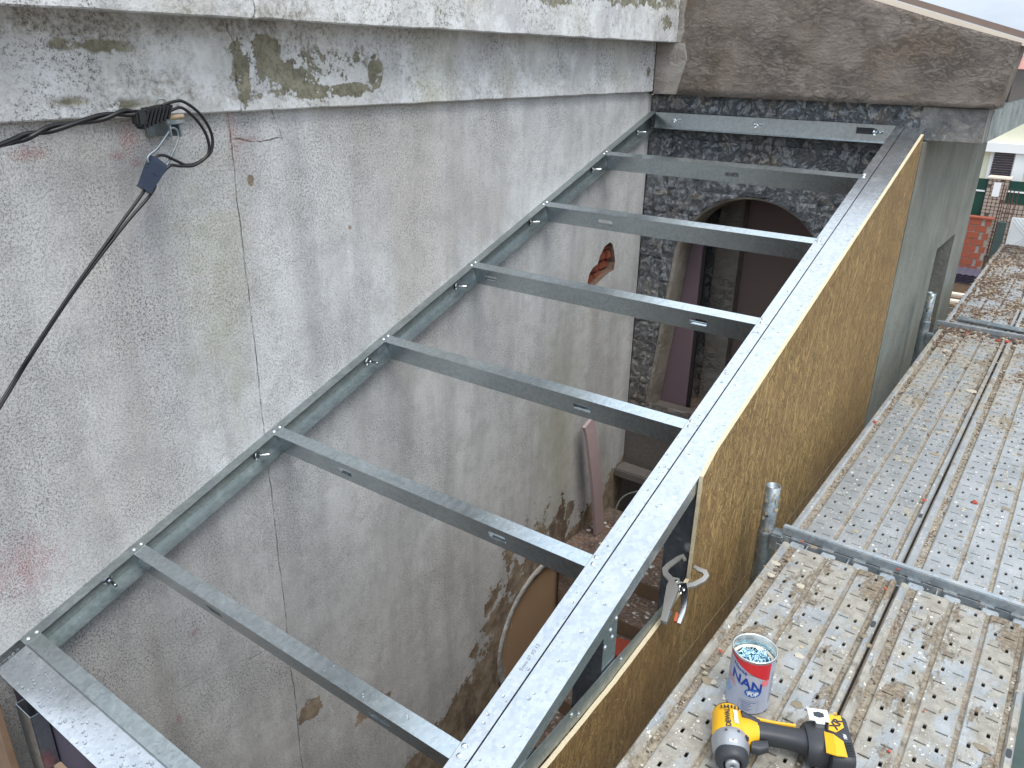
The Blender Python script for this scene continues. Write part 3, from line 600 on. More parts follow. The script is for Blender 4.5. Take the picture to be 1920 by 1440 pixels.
osb('osb_sheet', [(.952, -.32), (3.28, -.32), (3.28, 3.28 * TT + .012), (1.04, 1.04 * TT + up + .012), (.962, .962 * TT + up - .01)], 1.4755, 1.488, 'osb', 'tall OSB sheet whose sloping top follows the edge beam up to the gable')
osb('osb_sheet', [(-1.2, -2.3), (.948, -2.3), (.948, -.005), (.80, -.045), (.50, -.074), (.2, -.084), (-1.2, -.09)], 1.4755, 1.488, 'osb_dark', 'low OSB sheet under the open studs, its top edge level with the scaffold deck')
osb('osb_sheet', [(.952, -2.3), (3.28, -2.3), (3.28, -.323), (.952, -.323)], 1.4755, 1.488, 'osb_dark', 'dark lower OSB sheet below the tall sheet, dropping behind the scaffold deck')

# ================================================================== far stone wall with arch
stone = thing('stone_wall', 'dark grey split-stone wall with an arched doorway at the far end of the roof frame', 'wall')
def jl(z): return .22 - .10 * (.3 - z) if z < .3 else None
def in_arch(x, z):
    if z >= .3: return (x - .68) ** 2 + (z - .3) ** 2 < .46 ** 2
    return (.22 - .1 * (.3 - z)) < x < 1.14 and z > -.68
def arch_pull(x, z):
    if not in_arch(x, z): return x, z
    if z >= .3:
        d = V(x - .68, z - .3, 0); 
        if d.length < 1e-4: d = V(0, 1, 0)
        d = d.normalized() * .46; return .68 + d.x, .3 + d.y
    l = .22 - .1 * (.3 - z)
    return (l, z) if x < .68 else (1.14, z)
archpts = [(.122, -.68)] + [(.22 - .1 * (.3 - z), z) for z in (-.5, -.2, .1)] + [(.68 - .46 * math.cos(math.pi * k / 30), .3 + .46 * math.sin(math.pi * k / 30)) for k in range(31)] + [(1.14, -.2), (1.14, -.68)]
slab_with_holes([(-.02, -2.42), (1.46, -2.42), (1.46, 1.272), (-.02, 1.272)], [archpts], lambda a, b: (a, 3.43, b), (0, .17, 0), MB()).build('wall_core', 'joint', stone)
nrow = 0; zt = 1.279; rows_ = []
hs = [.095, .14, .14, .14, .14, .14, .14, .14, .14, .14, .14, .14, .14, .14, .13]
for ri, h_ in enumerate(hs):
    zb = zt - h_; x = .006; first = True
    off = .0
    xs = [.006]
    while xs[-1] < 1.45: xs.append(xs[-1] + .1465 * random.uniform(.985, 1.015))
    xs[-1] = 1.455
    if xs[-1] - xs[-2] < .05: xs.pop(-2)
    for a, b in zip(xs[:-1], xs[1:]):
        if all(in_arch(xx, zz) for xx in (a + .004, b - .004, (a + b) / 2) for zz in (zb + .004, zt - .004, (zb + zt) / 2)): continue
        K = 6; g_ = .0008; vs = []; sd = random.random() * 100; tl = V(random.uniform(-.004, .004), 0, random.uniform(-.004, .004)); base = 3.407 + random.uniform(-.004, .005)
        for j in range(K + 1):
            for i in range(K + 1):
                xx = a + g_ + (b - a - 2 * g_) * i / K; zz = zb + g_ + (zt - zb - 2 * g_) * j / K
                e = min(i, K - i, j, K - j); px, pz = arch_pull(xx, zz)
                if (px, pz) != (xx, zz): e = 0
                dd = mnoise.noise(V(xx * 24 + sd, zz * 30, sd)) * .010 + mnoise.noise(V(xx * 9, zz * 9, sd)) * .010
                y_ = base - (.009 if e else .005) - dd * (1 if e else .75) + tl.x * (i / K - .5) + tl.z * (j / K - .5)
                vs.append((px, y_, pz))
        fs = [(j * (K + 1) + i, j * (K + 1) + i + 1, (j + 1) * (K + 1) + i + 1, (j + 1) * (K + 1) + i) for j in range(K) for i in range(K)]
        bl = [i for i in range(K + 1)] + [j * (K + 1) + K for j in range(1, K + 1)] + [K * (K + 1) + i for i in range(K - 1, -1, -1)] + [j * (K + 1) for j in range(K - 1, 0, -1)]
        nb = len(vs); vs += [(vs[q][0], 3.4295, vs[q][2]) for q in bl]; m_ = len(bl)
        fs += [(bl[k], nb + k, nb + (k + 1) % m_, bl[(k + 1) % m_]) for k in range(m_)]
        MB().add(vs, fs, False).build('stone', 'stone', stone)
    zt = zb
# reveal
mb = MB(); A = archpts; n = len(A); vs = []
for d_, sc_ in ((3.409, 0), (3.404, .008), (3.44, .016), (3.60, .02)):
    for (a, b) in A:
        c_ = V(.68, min(b, .3), 0); dv = (V(a, b, 0) - c_); dv = dv.normalized() if dv.length else V(0, 0, 0); w = sc_ + (.004 * mnoise.noise(V(a * 20, b * 20, d_)) if sc_ else -.002)
        vs.append((a - dv.x * w, d_, b - dv.y * w))
mb.add(vs, [(k * n + i, k * n + i + 1, (k + 1) * n + i + 1, (k + 1) * n + i) for k in range(3) for i in range(n - 1)], True); mb.build('arch_reveal', 'reveal', stone)
MB().box(.002, .40, 3.27, 3.4, -1.17, -1.11, bev=.008).build('bottom_ledge', 'joint', stone)
MB().box(.02, 1.14, 3.385, 3.60, -.74, -.69, bev=.006).build('doorstep', 'joint', stone)
# ================================================================== house beyond: side wall, ring beam, gable
house = thing('plastered_house', 'unfinished house behind the stone wall with wet brown mortar gable and streaked concrete side', 'house')
win = [(4.50, -.55), (5.18, -.55), (5.18, .39), (4.50, .40)]
slab_with_holes([(3.30, -2.42), (5.78, -2.42), (5.78, 1.117), (3.30, 1.117)], [win], lambda a, b: (1.49, a, b), (-.13, 0, 0), MB()).build('side_wall', 'concrete', house)
MB().box(1.20, 1.34, 4.3, 5.4, -.7, .6).build('window_interior', 'darkbrown', house)
mb = MB(); mb.rbox(1.442, 1.72, 3.392, 3.55, 1.120, 1.276, .004); mb.build('beam_end', 'blockface', house)
MB().box(1.30, 1.722, 3.552, 6.4, 1.118, 1.277).build('ring_beam', 'beamside', house)
MB().box(1.28, 1.70, 4.3, 6.6, 1.279, 1.44).build('eaves_wall', 'joint', house)
# gable: displaced grid
def gable():
    mb = MB(); NX, NZ = 60, 16; vs = []
    for j in range(NZ + 1):
        for i in range(NX + 1):
            x = .002 + (1.752 - .002) * i / NX; zt_ = 2.082 - .2985 * x - .004; t = j / NZ; z = 1.279 + (zt_ - 1.279) * t; x2 = x + (.037 * t if i > NX * .8 else 0) * ((i / NX - .8) / .2 if i > NX * .8 else 0)
            y = 3.362 + .006 * mnoise.noise(V(x * 5, z * 5, 0)) + .004 * mnoise.noise(V(x * 22, z * 14, 4)); vs.append((x2, y, z + (.003 * mnoise.noise(V(x * 15, 2, 2)) if j == 0 else 0)))
    R_ = NX + 1; fs = [(j * R_ + i, j * R_ + i + 1, (j + 1) * R_ + i + 1, (j + 1) * R_ + i) for j in range(NZ) for i in range(NX)]
    bl = list(range(R_)) + [j * R_ + NX for j in range(1, NZ + 1)] + [NZ * R_ + i for i in range(NX - 1, -1, -1)] + [j * R_ for j in range(NZ - 1, 0, -1)]
    nb = len(vs); vs += [(vs[q][0], 3.60, vs[q][2]) for q in bl]; m_ = len(bl); fs += [(bl[k], nb + k, nb + (k + 1) % m_, bl[(k + 1) % m_]) for k in range(m_)]
    return mb.add(vs, fs, True)
gable().build('gable', 'mortar', house)
# smoother grey mortar patch in the corner
pp = [(.031, 1.283), (.17, 1.284), (.185, 1.33), (.20, 1.40), (.215, 1.46), (.205, 1.50), (.19, 1.548), (.031, 1.548)]
pp = [(a + random.uniform(-.004, .004), b) for a, b in pp]; MB().prism([(a, 3.349, b) for a, b in pp], (0, .02, 0)).build('mortar_patch', 'mortar_grey', house)
pp = [(.152, 1.55), (.172, 1.55), (.185, 1.6), (.178, 1.68), (.19, 1.78), (.183, 1.9), (.152, 1.95)]
MB().prism([(a, 3.349, b) for a, b in pp], (0, .02, 0)).build('mortar_patch', 'mortar_grey', house)
def slopebar(x0, x1, y0, y1, dz0, dz1, name, m):
    mb = MB(); vs = []
    for x in (x0, x1):
        zt_ = 2.082 - .2985 * x
        vs += [(x, y0, zt_ + dz0), (x, y1, zt_ + dz0), (x, y1, zt_ + dz1), (x, y0, zt_ + dz1)]
    mb.add(vs, [(0, 1, 2, 3), (7, 6, 5, 4), (0, 4, 5, 1), (1, 5, 6, 2), (2, 6, 7, 3), (3, 7, 4, 0)]); return mb.build(name, m, house)
slopebar(.0, 1.80, 3.366, 3.62, -.003, .021, 'cream_board', 'cream')
slopebar(.0, 1.83, 3.47, 6.6, .024, .052, 'roof_sheet', 'roofbrown')
# neighbouring lean-to roof with yellow fascia
lean = thing('tiled_eaves', 'corner of red tiled eaves with yellow fascia board right of the gable', 'roof')
mb = MB()
for k in range(12):
    x = 1.50 + k * .11; mb.tube([(x, 6.45, 1.33 - .05 * (k * .11)), (x - .02, 7.9, 1.62)], [.062, .062], 12)
mb.build('roof_tile', 'rooftile', lean, kind='stuff'); MB().prism([(1.44, 6.42, 1.30), (2.9, 6.42, 1.09), (2.9, 6.42, 1.03), (1.44, 6.42, 1.24)], (0, .03, 0)).build('fascia', 'yellow_wood', lean)
# interior seen through the arch
room = thing('arch_room', 'dim room behind the arched doorway with bare walls', 'room')
MB().box(-.02, 2.0, 3.605, 3.92, -.80, -.72).build('floor_slab', 'rubble', room)
MB().box(-.32, -.02, 3.60, 4.0, -.8, 1.15).build('left_wall', 'darkbrown', room)
MB().box(.45, 1.36, 3.98, 4.05, -.8, 1.1).build('back_panel', 'darkbrown', room)
mb = MB(); mb.box(-.02, .30, 3.90, 3.97, -.8, 1.1); mb.build('rough_wall', 'stone', room)
mb = MB(); P_ = [(.30 + .016 * mnoise.noise(V(z * 6, 1, 1)) + .008 * mnoise.noise(V(z * 20, 3, 1)), z) for z in [-.8 + .05 * k for k in range(39)]] + [(.46, 1.1), (.46, -.8)]
mb.prism([(a, 3.885, b) for a, b in P_], (0, .09, 0)); mb.build('plaster_pier', 'reveal', room)
MB().box(-.02, 1.36, 3.60, 4.05, 1.0, 1.1).build('ceiling', 'darkbrown', room)
dl = thing('door_leaf', 'narrow purple-brown door leaf standing just inside the arch', 'door')
MB().box(.13, .325, 3.612, 3.650, -.715, .98, bev=.003).build('leaf', 'door', dl); MB().box(.327, .345, 3.616, 3.646, -.715, .98).build('gap_shade_strip', 'blackplastic', dl)  # black strip stands in for the shaded gap right of the leaf

# ================================================================== stair and rubble
stairs = thing('rubble_stair', 'dusty stair strewn with rubble going down between the walls', 'stair')
MB().box(0.002, 1.45, 2.62, 3.238, -2.4, -1.40).build('landing', 'rubble', stairs)
for k in range(8):
    y1 = 2.612 - k * .265; z = -1.50 - k * .1
    MB().box(.46, 1.45, y1 - .262, y1, -2.4, z).build('step', 'rubble', stairs)
    MB().box(.455, 1.452, y1 - .002, y1 + .006, z + .002, z + .098, bev=.002).build('riser_board', 'wood', stairs)
def rock(mb, c, s_, flat=.7):
    bm = bmesh.new(); bmesh.ops.create_icosphere(bm, subdivisions=1, radius=1)
    for v in bm.verts: v.co = V(v.co.x * s_ * random.uniform(.6, 1.2), v.co.y * s_ * random.uniform(.6, 1.2), v.co.z * s_ * flat * random.uniform(.6, 1.1))
    mb.bm(bm, False, Matrix.Translation(c) @ Matrix.Rotation(random.random() * 6, 4, 'Z'))
def chip(mb, c, s_, flat=.5):
    k = 5; a0 = random.random() * 6; e = random.uniform(.5, 1); P = [V(c[0], c[1], c[2] + s_ * flat)]
    for q in range(k): a = a0 + 2 * math.pi * q / k; rr_ = s_ * random.uniform(.6, 1.2); P.append(V(c[0] + rr_ * math.cos(a), c[1] + rr_ * e * math.sin(a), c[2] + random.uniform(-.1, .3) * s_ * flat))
    mb.add(P, [(0, 1 + q, 1 + (q + 1) % k) for q in range(k)])
mb = MB()
for i in range(1500):
    y = random.uniform(.6, 3.2)
    if y > 2.62: x, z = random.uniform(.02, 1.4), -1.40
    else: x = random.uniform(.48, 1.43); z = -1.50 - .1 * int((2.612 - y) / .265)
    chip(mb, (x, y, z), random.uniform(.006, .022), .6)
o = mb.build('rubble', 'rubble_chips', None); o['kind'] = 'stuff'; tag(o, 'pale plaster rubble scattered over the stair treads', 'rubble')
mb = MB(); mb.prism([(.60, 2.16, -1.585), (.70, 2.14, -1.59), (.75, 2.20, -1.585), (.71, 2.28, -1.58), (.63, 2.27, -1.585)], (0, 0, .03)); tag(mb.build('broken_tile', 'redtile'), 'broken red tile lying on a stair tread', 'tile')
mb = MB(); mb.prism([(1.02, 2.46, -1.485), (1.12, 2.45, -1.49), (1.13, 2.56, -1.485), (1.04, 2.57, -1.48)], (0, 0, .05)); tag(mb.build('brick_lump', 'brick_old'), 'pinkish lump of brick on the upper stair tread', 'brick')
mb = MB(); mb.prism([(.30, 3.02, -1.385), (.40, 2.95, -1.385), (.44, 3.05, -1.36), (.36, 3.1, -1.34)], (0, 0, .04)); tag(mb.build('yellow_scrap', 'yellow_wood'), 'scrap of yellow board on the rubble below the far corner', 'scrap')
mb = MB(); mb.tube(smooth_path([(.17, 3.02, -1.38), (.15, 3.05, -1.28), (.17, 3.12, -1.2), (.26, 3.2, -1.16), (.45, 3.3, -1.08), (.6, 3.36, -.95)]), .006, 8); tag(mb.build('grey_hose', 'concrete'), 'thin grey hose arching over the rubble beside the ledge', 'hose')
# mauve plank leaning on the wall
pk = V(.07, 2.745, -.53); ft = V(.10, 2.915, -1.395); d_ = (ft - pk); sd = V(.0, .105, 0)
mb = MB(); pts = [(pk + d_ * t_ + V(.012 * math.sin(t_ * 3.1), 0, 0)) for t_ in [k / 10 for k in range(11)]]; vs = []
for i, q in enumerate(pts):
    e = V(0, .0, .018) if i == 0 else V(0, 0, 0)
    vs += [q + V(0, -.052, 0) - e * 2, q + V(.02, -.052, 0) - e * 2, q + V(.02, .052, 0) + e * 0, q + V(0, .052, 0)]
fs = [(i * 4 + k, i * 4 + (k + 1) % 4, i * 4 + 4 + (k + 1) % 4, i * 4 + 4 + k) for i in range(10) for k in range(4)] + [(3, 2, 1, 0), (40, 41, 42, 43)]
mb.add(vs, fs); tag(mb.build('leaning_plank', 'plank'), 'long bowed mauve plank leaning against the grey wall below the joists', 'plank')
# boards below the near end plate (bottom left)
mb = MB(); mb.rbox(.004, .118, -.482, -.464, -2.3, -.185, .002); tag(mb.build('brown_board', 'wood'), 'brown upright board under the near end plate, against the grey wall', 'board')
mb = MB(); mb.rbox(.455, 1.46, -.482, -.464, -2.3, -.185, .002); tag(mb.build('brown_board', 'wood'), 'brown board under the near end plate, right of the dark gap', 'board')
mb = MB(); mb.box(.15, .235, -.44, -.438, -2.3, -.20); mb.box(.15, .1515, -.437, -.40, -2.3, -.20); mb.box(.2335, .235, -.437, -.40, -2.3, -.20); mb.build('stud', 'steel', frame)
mb = MB(); mb.box(.005, 1.33, -.395, -.385, -2.3, -.24); tag(mb.build('gap_shade_sheet', 'slate_sheet'), 'dark sheet added as shade deep in the gap behind the near end plate at lower left', 'panel')  # added dark sheet, so the gap reads as deep shade
mb = MB(); rock(mb, V(.29, -.42, -.42), .05); tag(mb.build('red_rag', 'maroon'), 'dull red lump in the dark gap below the near end plate', 'rag')

# ================================================================== scaffold
PW = .352
def plank_mesh(length):
    mb = MB(); n = int(round(length / .06)); L_ = length; zg = -.006
    prof = [(0, -.055), (0, -.002), (.004, .004), (.018, .004), (.023, -.001), (.028, zg - .003), (.046, zg - .003), (.050, -.001), (.053, 0)]
    ribs = [(.053, .134), (.150, .229), (.245, .318)]
    def sweep(pr): mb.add([(a, y, b) for a, b in pr for y in (0, L_)], [(2 * i, 2 * i + 2, 2 * i + 3, 2 * i + 1) for i in range(len(pr) - 1)])
    sweep(prof); sweep([(.134, 0), (.138, zg), (.146, zg), (.150, 0)]); sweep([(.229, 0), (.233, zg), (.241, zg), (.245, 0)])
    sweep([(.318, 0), (.321, zg - .002), (.330, zg - .003), (.334, -.001), (.337, .004), (.348, .004), (PW, -.002), (PW, -.055)])
    mb.box(.002, PW - .002, .002, L_ - .002, -.060, -.052)
    for a, b in ribs:
        c1 = a + (b - a) * .27; c2 = a + (b - a) * .73; mid = (a + b) / 2
        for ci, (xa, xb, cx) in enumerate(((a, mid, c1), (mid, b, c2))):
            for k in range(n):
                y0 = L_ * k / n; y1 = L_ * (k + 1) / n; yc = (y0 + y1) / 2; dot = (k + ci) % 2 == 0
                hx, hy = (.0040, .0088) if dot else (.0135, .0029)
                R0 = [(xa, y0), (xb, y0), (xb, y1), (xa, y1)]
                ch = min(hx, hy) * .4
                H = [(cx - hx + ch, yc - hy), (cx + hx - ch, yc - hy), (cx + hx, yc - hy + ch), (cx + hx, yc + hy - ch), (cx + hx - ch, yc + hy), (cx - hx + ch, yc + hy), (cx - hx, yc + hy - ch), (cx - hx, yc - hy + ch)]
                vs = [(p[0], p[1], 0) for p in R0] + [(p[0], p[1], 0 if not 0 else 0) for p in H] + [(p[0], p[1], -.004) for p in H]
                fs = [(0, 1, 5, 4), (1, 2, 7, 6), (2, 3, 9, 8), (3, 0, 11, 10), (1, 6, 5), (2, 8, 7), (3, 10, 9), (0, 4, 11)] + [(4 + i, 4 + (i + 1) % 8, 12 + (i + 1) % 8, 12 + i) for i in range(8)]
                mb.add(vs, fs)
    return mb
def oval(cx, cy, hx, hy, z): return [(cx + hx * math.copysign(abs(math.cos(a)) ** .6, math.cos(a)), cy + hy * math.copysign(abs(math.sin(a)) ** .6, math.sin(a)), z) for a in [2 * math.pi * k / 16 for k in range(16)]]
GR = 'perforated scaffold planks of the deck'
rowsd = [('near', -1.68, 1.325), ('mid', 1.425, 4.145), ('far', 4.33, 7.20)]
lab = {('near', 0): 'perforated steel scaffold plank carrying the can and the impact driver', ('near', 1): 'perforated steel scaffold plank at the lower right, beside the one with the can',
       ('mid', 0): 'perforated plank beside the tall OSB sheet, between the two ledgers', ('mid', 1): 'perforated plank at the right edge, between the two ledgers',
       ('far', 0): 'muddy plank furthest along beside the concrete house wall', ('far', 1): 'muddy plank furthest along at the right edge of the photo'}
for rn, y0, y1 in rowsd:
    me = plank_mesh(y1 - y0).mesh('deck_surface', 'deck')
    for k, x0 in enumerate((1.648, 2.010) if rn == 'near' else (1.638, 1.999)):
        t_ = thing('scaffold_plank', lab[(rn, k)], 'scaffold plank', GR, (x0, y0, 0)); obj('deck_surface', me, t_)
        # claws that hook over the ledger
        for cx in (.04, .14, .24, .32):
            mb = MB(); mb.rbox(cx - .022, cx + .022, -.045 if rn != 'near' else y1 - y0 - .0, -.0 if rn != 'near' else y1 - y0 + .04, -.030, -.010, .003); mb.build('claw', 'ledger', t_)
        sy = .95 if rn == 'near' else (.35 if rn == 'mid' else 1.2)
        if rn == 'near': sy = 1.065 + 1.68 if k == 0 else .78 + 1.68
        mb = MB(); pl = oval(.343, sy, .006, .016, .0046); mb.prism(pl, (0, 0, -.001)); mb.build('lift_slot', 'deepshade', t_)
def ledger(y, xa, xb, label):
    t_ = thing('scaffold_ledger', label, 'scaffold ledger', 'ledgers across the scaffold deck')
    mb = MB(); mb.rbox(xa, xb, y - .010, y + .012, -.012, .020, .003); mb.build('top_rail', 'ledger', t_)
    mb = MB(); mb.box(xa, xb, y - .060, y - .0102, -.070, -.064); mb.box(xa, xb, y - .064, y - .060, -.070, -.02); mb.box(xa, xb, y - .0145, y - .0102, -.0638, -.013); mb.build('channel', 'ledger', t_)
    mb = MB()
    for k in range(8): x = xa + .09 + k * .13; mb.box(x, x + .004, y - .0595, y - .015, -.0635, -.018)
    mb.build('divider_fin', 'ledger', t_, kind='stuff'); return t_
ledger(1.398, 1.625, 3.2, 'steel ledger with open channel crossing between the near and middle planks')
ledger(4.27, 1.605, 3.2, 'muddy steel ledger crossing further along, between middle and far planks')
def post(x, y, zt, label):
    t_ = thing('scaffold_post', label, 'scaffold post', 'scaffold posts beside the boarded wall', (x, y, 0)); ro_ = .0242
    mb = MB(); mb.lathe([(.0215, zt - .06), (.0215, zt), (ro_, zt), (ro_, zt - .17)], 28); mb.build('tube_end', 'tube', t_)
    mb = MB(); mb.lathe([(.0130, zt - .06), (.0130, zt - .004), (.0205, zt - .010), (.0213, zt - .03)], 24); mb.build('inner_spigot', 'ledger', t_)
    mb = MB(); mb.lathe([(ro_ + .001, zt - .168), (ro_ + .0035, zt - .172), (ro_ + .0035, zt - .178), (ro_ + .004, -2.4)], 28); mb.build('lower_tube', 'tube', t_)
    a = math.atan2(-.995 - y, 2.21 - x) - .25; mb = MB(); mb.prism([(math.cos(a) * (ro_ + .0008) - math.sin(a) * .0055 * math.cos(q), math.sin(a) * (ro_ + .0008) + math.cos(a) * .0055 * math.cos(q), zt - .105 + .0055 * math.sin(q)) for q in [k * math.pi / 5 for k in range(10)]], (-math.cos(a) * .003, -math.sin(a) * .003, 0)); mb.build('pin_hole', 'deepshade', t_)
    mb = MB(); mb.rbox(.018, .062, -.028, .028, -.07, -.005, .006); mb.build('coupler', 'tube', t_); mb = MB()
    for k in range(26):
        q = random.random() * 2.2 - 2.2; z = random.uniform(zt - .34, zt - .02); rr_ = ro_ + .0015; chip(mb, (0, 0, 0), .0001)
        c_ = V(math.cos(q) * rr_, math.sin(q) * rr_, z); s_ = random.uniform(.002, .006)
        mb.prism([c_ + V(-math.sin(q) * s_ * math.cos(w), math.cos(q) * s_ * math.cos(w), s_ * random.uniform(1, 2.4) * math.sin(w)) for w in [k2 * math.pi / 3 for k2 in range(6)]], (math.cos(q) * .0012, math.sin(q) * .0012, 0))
    mb.build('cement_spatter', 'crust', t_, kind='stuff'); return t_
post(1.574, 1.385, .158, 'cement-spattered tube post rising at the near ledger beside the low OSB sheet')
post(1.574, 4.05, .235, 'tube post at the further ledger beside the concrete house wall')
for k, (dy, dz) in enumerate(((0, 0), (.022, .002), (.044, 0))):
    mb = MB(); mb.tube([(1.70, 4.40 + dy, .014 + dz), (2.6, 4.30 + dy, .016 + dz)], .009, 10); tag(mb.build('steel_rod', 'tube'), 'steel rod behind the further ledger, ' + ('nearest to the ledger', 'middle one of three', 'furthest from the ledger')[k], 'rod', 'rods lying behind the further ledger')
# deck debris -----------------------------------------------------------
mb = MB(); gcent = [.037, .142, .237, .326]
for x0, ya, yb in ((1.648, -.1, 1.32), (2.010, .3, 1.32), (1.638, 1.43, 4.1), (1.999, 1.43, 4.1)):
    for gx in gcent:
        w_ = .008 if gx in (.037, .326) else .0032
        for i in range(int((yb - ya) * (420 if w_ > .005 else 240))):
            y = random.uniform(ya, yb)
            if mnoise.noise(V(y * 4, gx * 50, x0 * 9)) < random.uniform(-.55, .25): continue
            chip(mb, (x0 + gx + random.gauss(0, w_), y, -.008), random.choice((.0012, .0018, .0024, .0034, .005 if w_ > .005 else .003)), .8)
for i in range(2600):
    x = random.uniform(1.66, 2.36); y = random.uniform(0, 4.1)
    if abs(x - 2.01) < .02: continue
    if mnoise.noise(V(x * 5, y * 3, 1)) < random.uniform(-.3, .5): continue
    chip(mb, (x, y, .0003), random.choice((.001, .0015, .002, .003)), .7)
o = mb.build('deck_grit', 'debris'); o['kind'] = 'stuff'; tag(o, 'brown and cream grit lying in the grooves of the scaffold planks', 'grit')
mb = MB()
def crust(x, y, s_, h_=.002):
    k = 13; sd = random.random() * 99; el = random.uniform(.5, 1); P = [V(x, y, .0012 + h_)]
    rr = [s_ * (1 + .55 * mnoise.noise(V(math.cos(6.283 * q / k) * 1.6, math.sin(6.283 * q / k) * 1.6, sd))) for q in range(k)]
    for fr, hh in ((.75, h_), (1, 0)):
        for q in range(k): a = 6.283 * q / k; P.append(V(x + rr[q] * fr * math.cos(a), y + rr[q] * fr * el * math.sin(a), .0009 + hh * random.uniform(.6, 1)))
    mb.add(P, [(0, 1 + q, 1 + (q + 1) % k) for q in range(k)] + [(1 + q, 1 + k + q, 1 + k + (q + 1) % k, 1 + (q + 1) % k) for q in range(k)])
def okx(x): return any(a < x < b for a, b in ((1.705, 1.775), (1.80, 1.87), (1.897, 1.96), (2.08, 2.15), (2.175, 2.245), (2.27, 2.33)))
for i in range(340):
    x = random.uniform(1.67, 2.35); y = random.uniform(-.0, 4.1); s_ = min(.024, random.expovariate(1 / .005) + .002)
    if not okx(x) or mnoise.noise(V(x * 4, y * 2.5, 5)) < random.uniform(-.35, .35): continue
    crust(x, y, s_, .0006 + s_ * .03)
for x, y, s_ in ((1.657, 1.15, .014), (1.668, 1.19, .018), (1.66, 1.08, .012), (1.70, 1.235, .012), (1.68, 1.12, .012), (2.0, .97, .014), (1.985, 1.0, .012), (1.675, .62, .009), (1.69, .60, .008), (1.77, 1.12, .014)): crust(x, y, s_, .004)
o = mb.build('mortar_splashes', 'crust'); o['kind'] = 'stuff'; tag(o, 'cream mortar splashes dried onto the scaffold planks', 'mortar splashes')
mb = MB()
for i in range(16000):
    y = 3.4 + 3.8 * random.random(); x = random.uniform(1.635, 2.38)
    d_ = mnoise.noise(V(x * 6, y * 3.5, 7)) + .35 * mnoise.noise(V(x * 22, y * 14, 3)) + (y - 4.3) * .16
    if y < 4.3: d_ = d_ - .25 + (.35 if (4.3 - y) < .25 else 0)
    if d_ < random.uniform(-.45, .35) or 4.25 < y < 4.3: continue
    chip(mb, (x, y, -.004 + max(0, d_) * .008), random.uniform(.005, .016), .6)
for i in range(1500):
    y = random.gauss(3.0, .3); x = random.uniform(1.64, 2.35)
    if mnoise.noise(V(x * 6, y * 5, 3)) < random.uniform(-.2, .3): continue
    chip(mb, (x, y, -.002), random.uniform(.003, .009), .6)
o = mb.build('mud_crumbs', 'debris_brown'); o['kind'] = 'stuff'; tag(o, 'brown mortar crumbs heaped on the far scaffold planks', 'debris')
for x, y, s_, cl in ((1.99, 1.39, .008, 'by the near ledger above the plank gap'), (1.982, 1.26, .007, 'in the groove just below the near ledger'), (1.70, 1.36, .006, 'in the near ledger channel beside the post'), (2.0, 4.13, .022, 'at the further ledger, the largest one'), (1.955, 4.12, .018, 'at the further ledger, left of the largest'), (1.79, 4.15, .016, 'at the further ledger, near the far post'),
    (1.69, .70, .007, 'in the outer groove up left of the can'), (2.13, .62, .005, 'on the right near plank, in its first rib groove'), (2.17, .80, .004, 'on the right near plank, higher up the groove'), (2.12, 2.0, .012, 'on the right middle plank'), (1.97, 1.9, .010, 'on the left middle plank beside the gap'), (1.66, 2.5, .010, 'on the left middle plank at its outer edge')):
    mb = MB(); rock(mb, V(x, y, .004), s_, .6); tag(mb.build('brick_crumb', 'redtile'), 'red brick crumb ' + cl, 'brick crumb', 'brick crumbs on the deck')

# ================================================================== can of screws
CX, CY, CR, CH = 1.808, .580, .0515, .158
can = thing('tin_can', 'open silver milk powder can with red band, half full of zinc screws', 'can', None, (CX, CY, .001))
can.rotation_euler = (0, 0, 0)
front = math.atan2(-.995 - CY, 2.21 - CX)   # bearing of the photographer's side
MB().lathe([(.0001, .001), (CR - .001, .001), (CR + .0012, .003), (CR + .0012, .006), (CR, .008), (CR, CH - .006)], 64).build('can_body', 'canpaint', can)
mb = MB(); mb.lathe([(CR, CH - .006), (CR + .0016, CH - .004), (CR + .0018, CH), (CR, CH + .0012), (CR - .002, CH - .001), (CR - .0022, .09), (CR - .0022, .01)], 64); mb.build('can_inside', 'tin', can)
mb = MB(); mb.lathe([(CR - .0025, CH - .030), (CR - .008, CH - .033), (CR - .0085, CH - .035), (CR - .0025, CH - .0345)], 64); mb.build('foil_ring', 'cream', can)
def cyl(a0, z0):  # label coordinates: a along, b up -> cylinder
    return lambda a, b: V(math.cos(front + a0 + a / CR) * (CR + .0005), math.sin(front + a0 + a / CR) * (CR + .0005), z0 + b)
def patch(pts_fn, a0, a1, m, name, off=.0003, N=28):
    mb = MB(); vs = []
    for i in range(N + 1):
        a = a0 + (a1 - a0) * i / N; lo, hi = pts_fn((i / N)); th = front + a
        vs += [(math.cos(th) * (CR + off), math.sin(th) * (CR + off), lo), (math.cos(th) * (CR + off), math.sin(th) * (CR + off), hi)]
    return mb.add(vs, [(2 * i, 2 * i + 2, 2 * i + 3, 2 * i + 1) for i in range(N)], True).build(name, m, can)
TT0 = CH - .007
patch(lambda t_: (TT0 - .006 - .046 * max(0, (t_ * 2.85 - .9) / 1.95), TT0), -1.9, .95, 'print_red', 'red_band')
patch(lambda t_: (TT0 - .066, TT0 - .048), .55, .95, 'print_pink', 'pink_fade')
obj('brand_print', text_mesh('Nestlé', .014, 'print_blue', lambda a, b: cyl(-.52, 0)(a, b + CH - .034 - a * .40), .0003, 1), can)
obj('name_print', text_mesh('NAN', .036, 'print_blue', lambda a, b: cyl(-.14, 0)(a, b + CH - .068 - a * .30), .0011, 2), can)
patch(lambda t_: (CH - .0385 - .003 * t_, CH - .0375 - .003 * t_), -.18, .32, 'print_black', 'name_line', .0006)
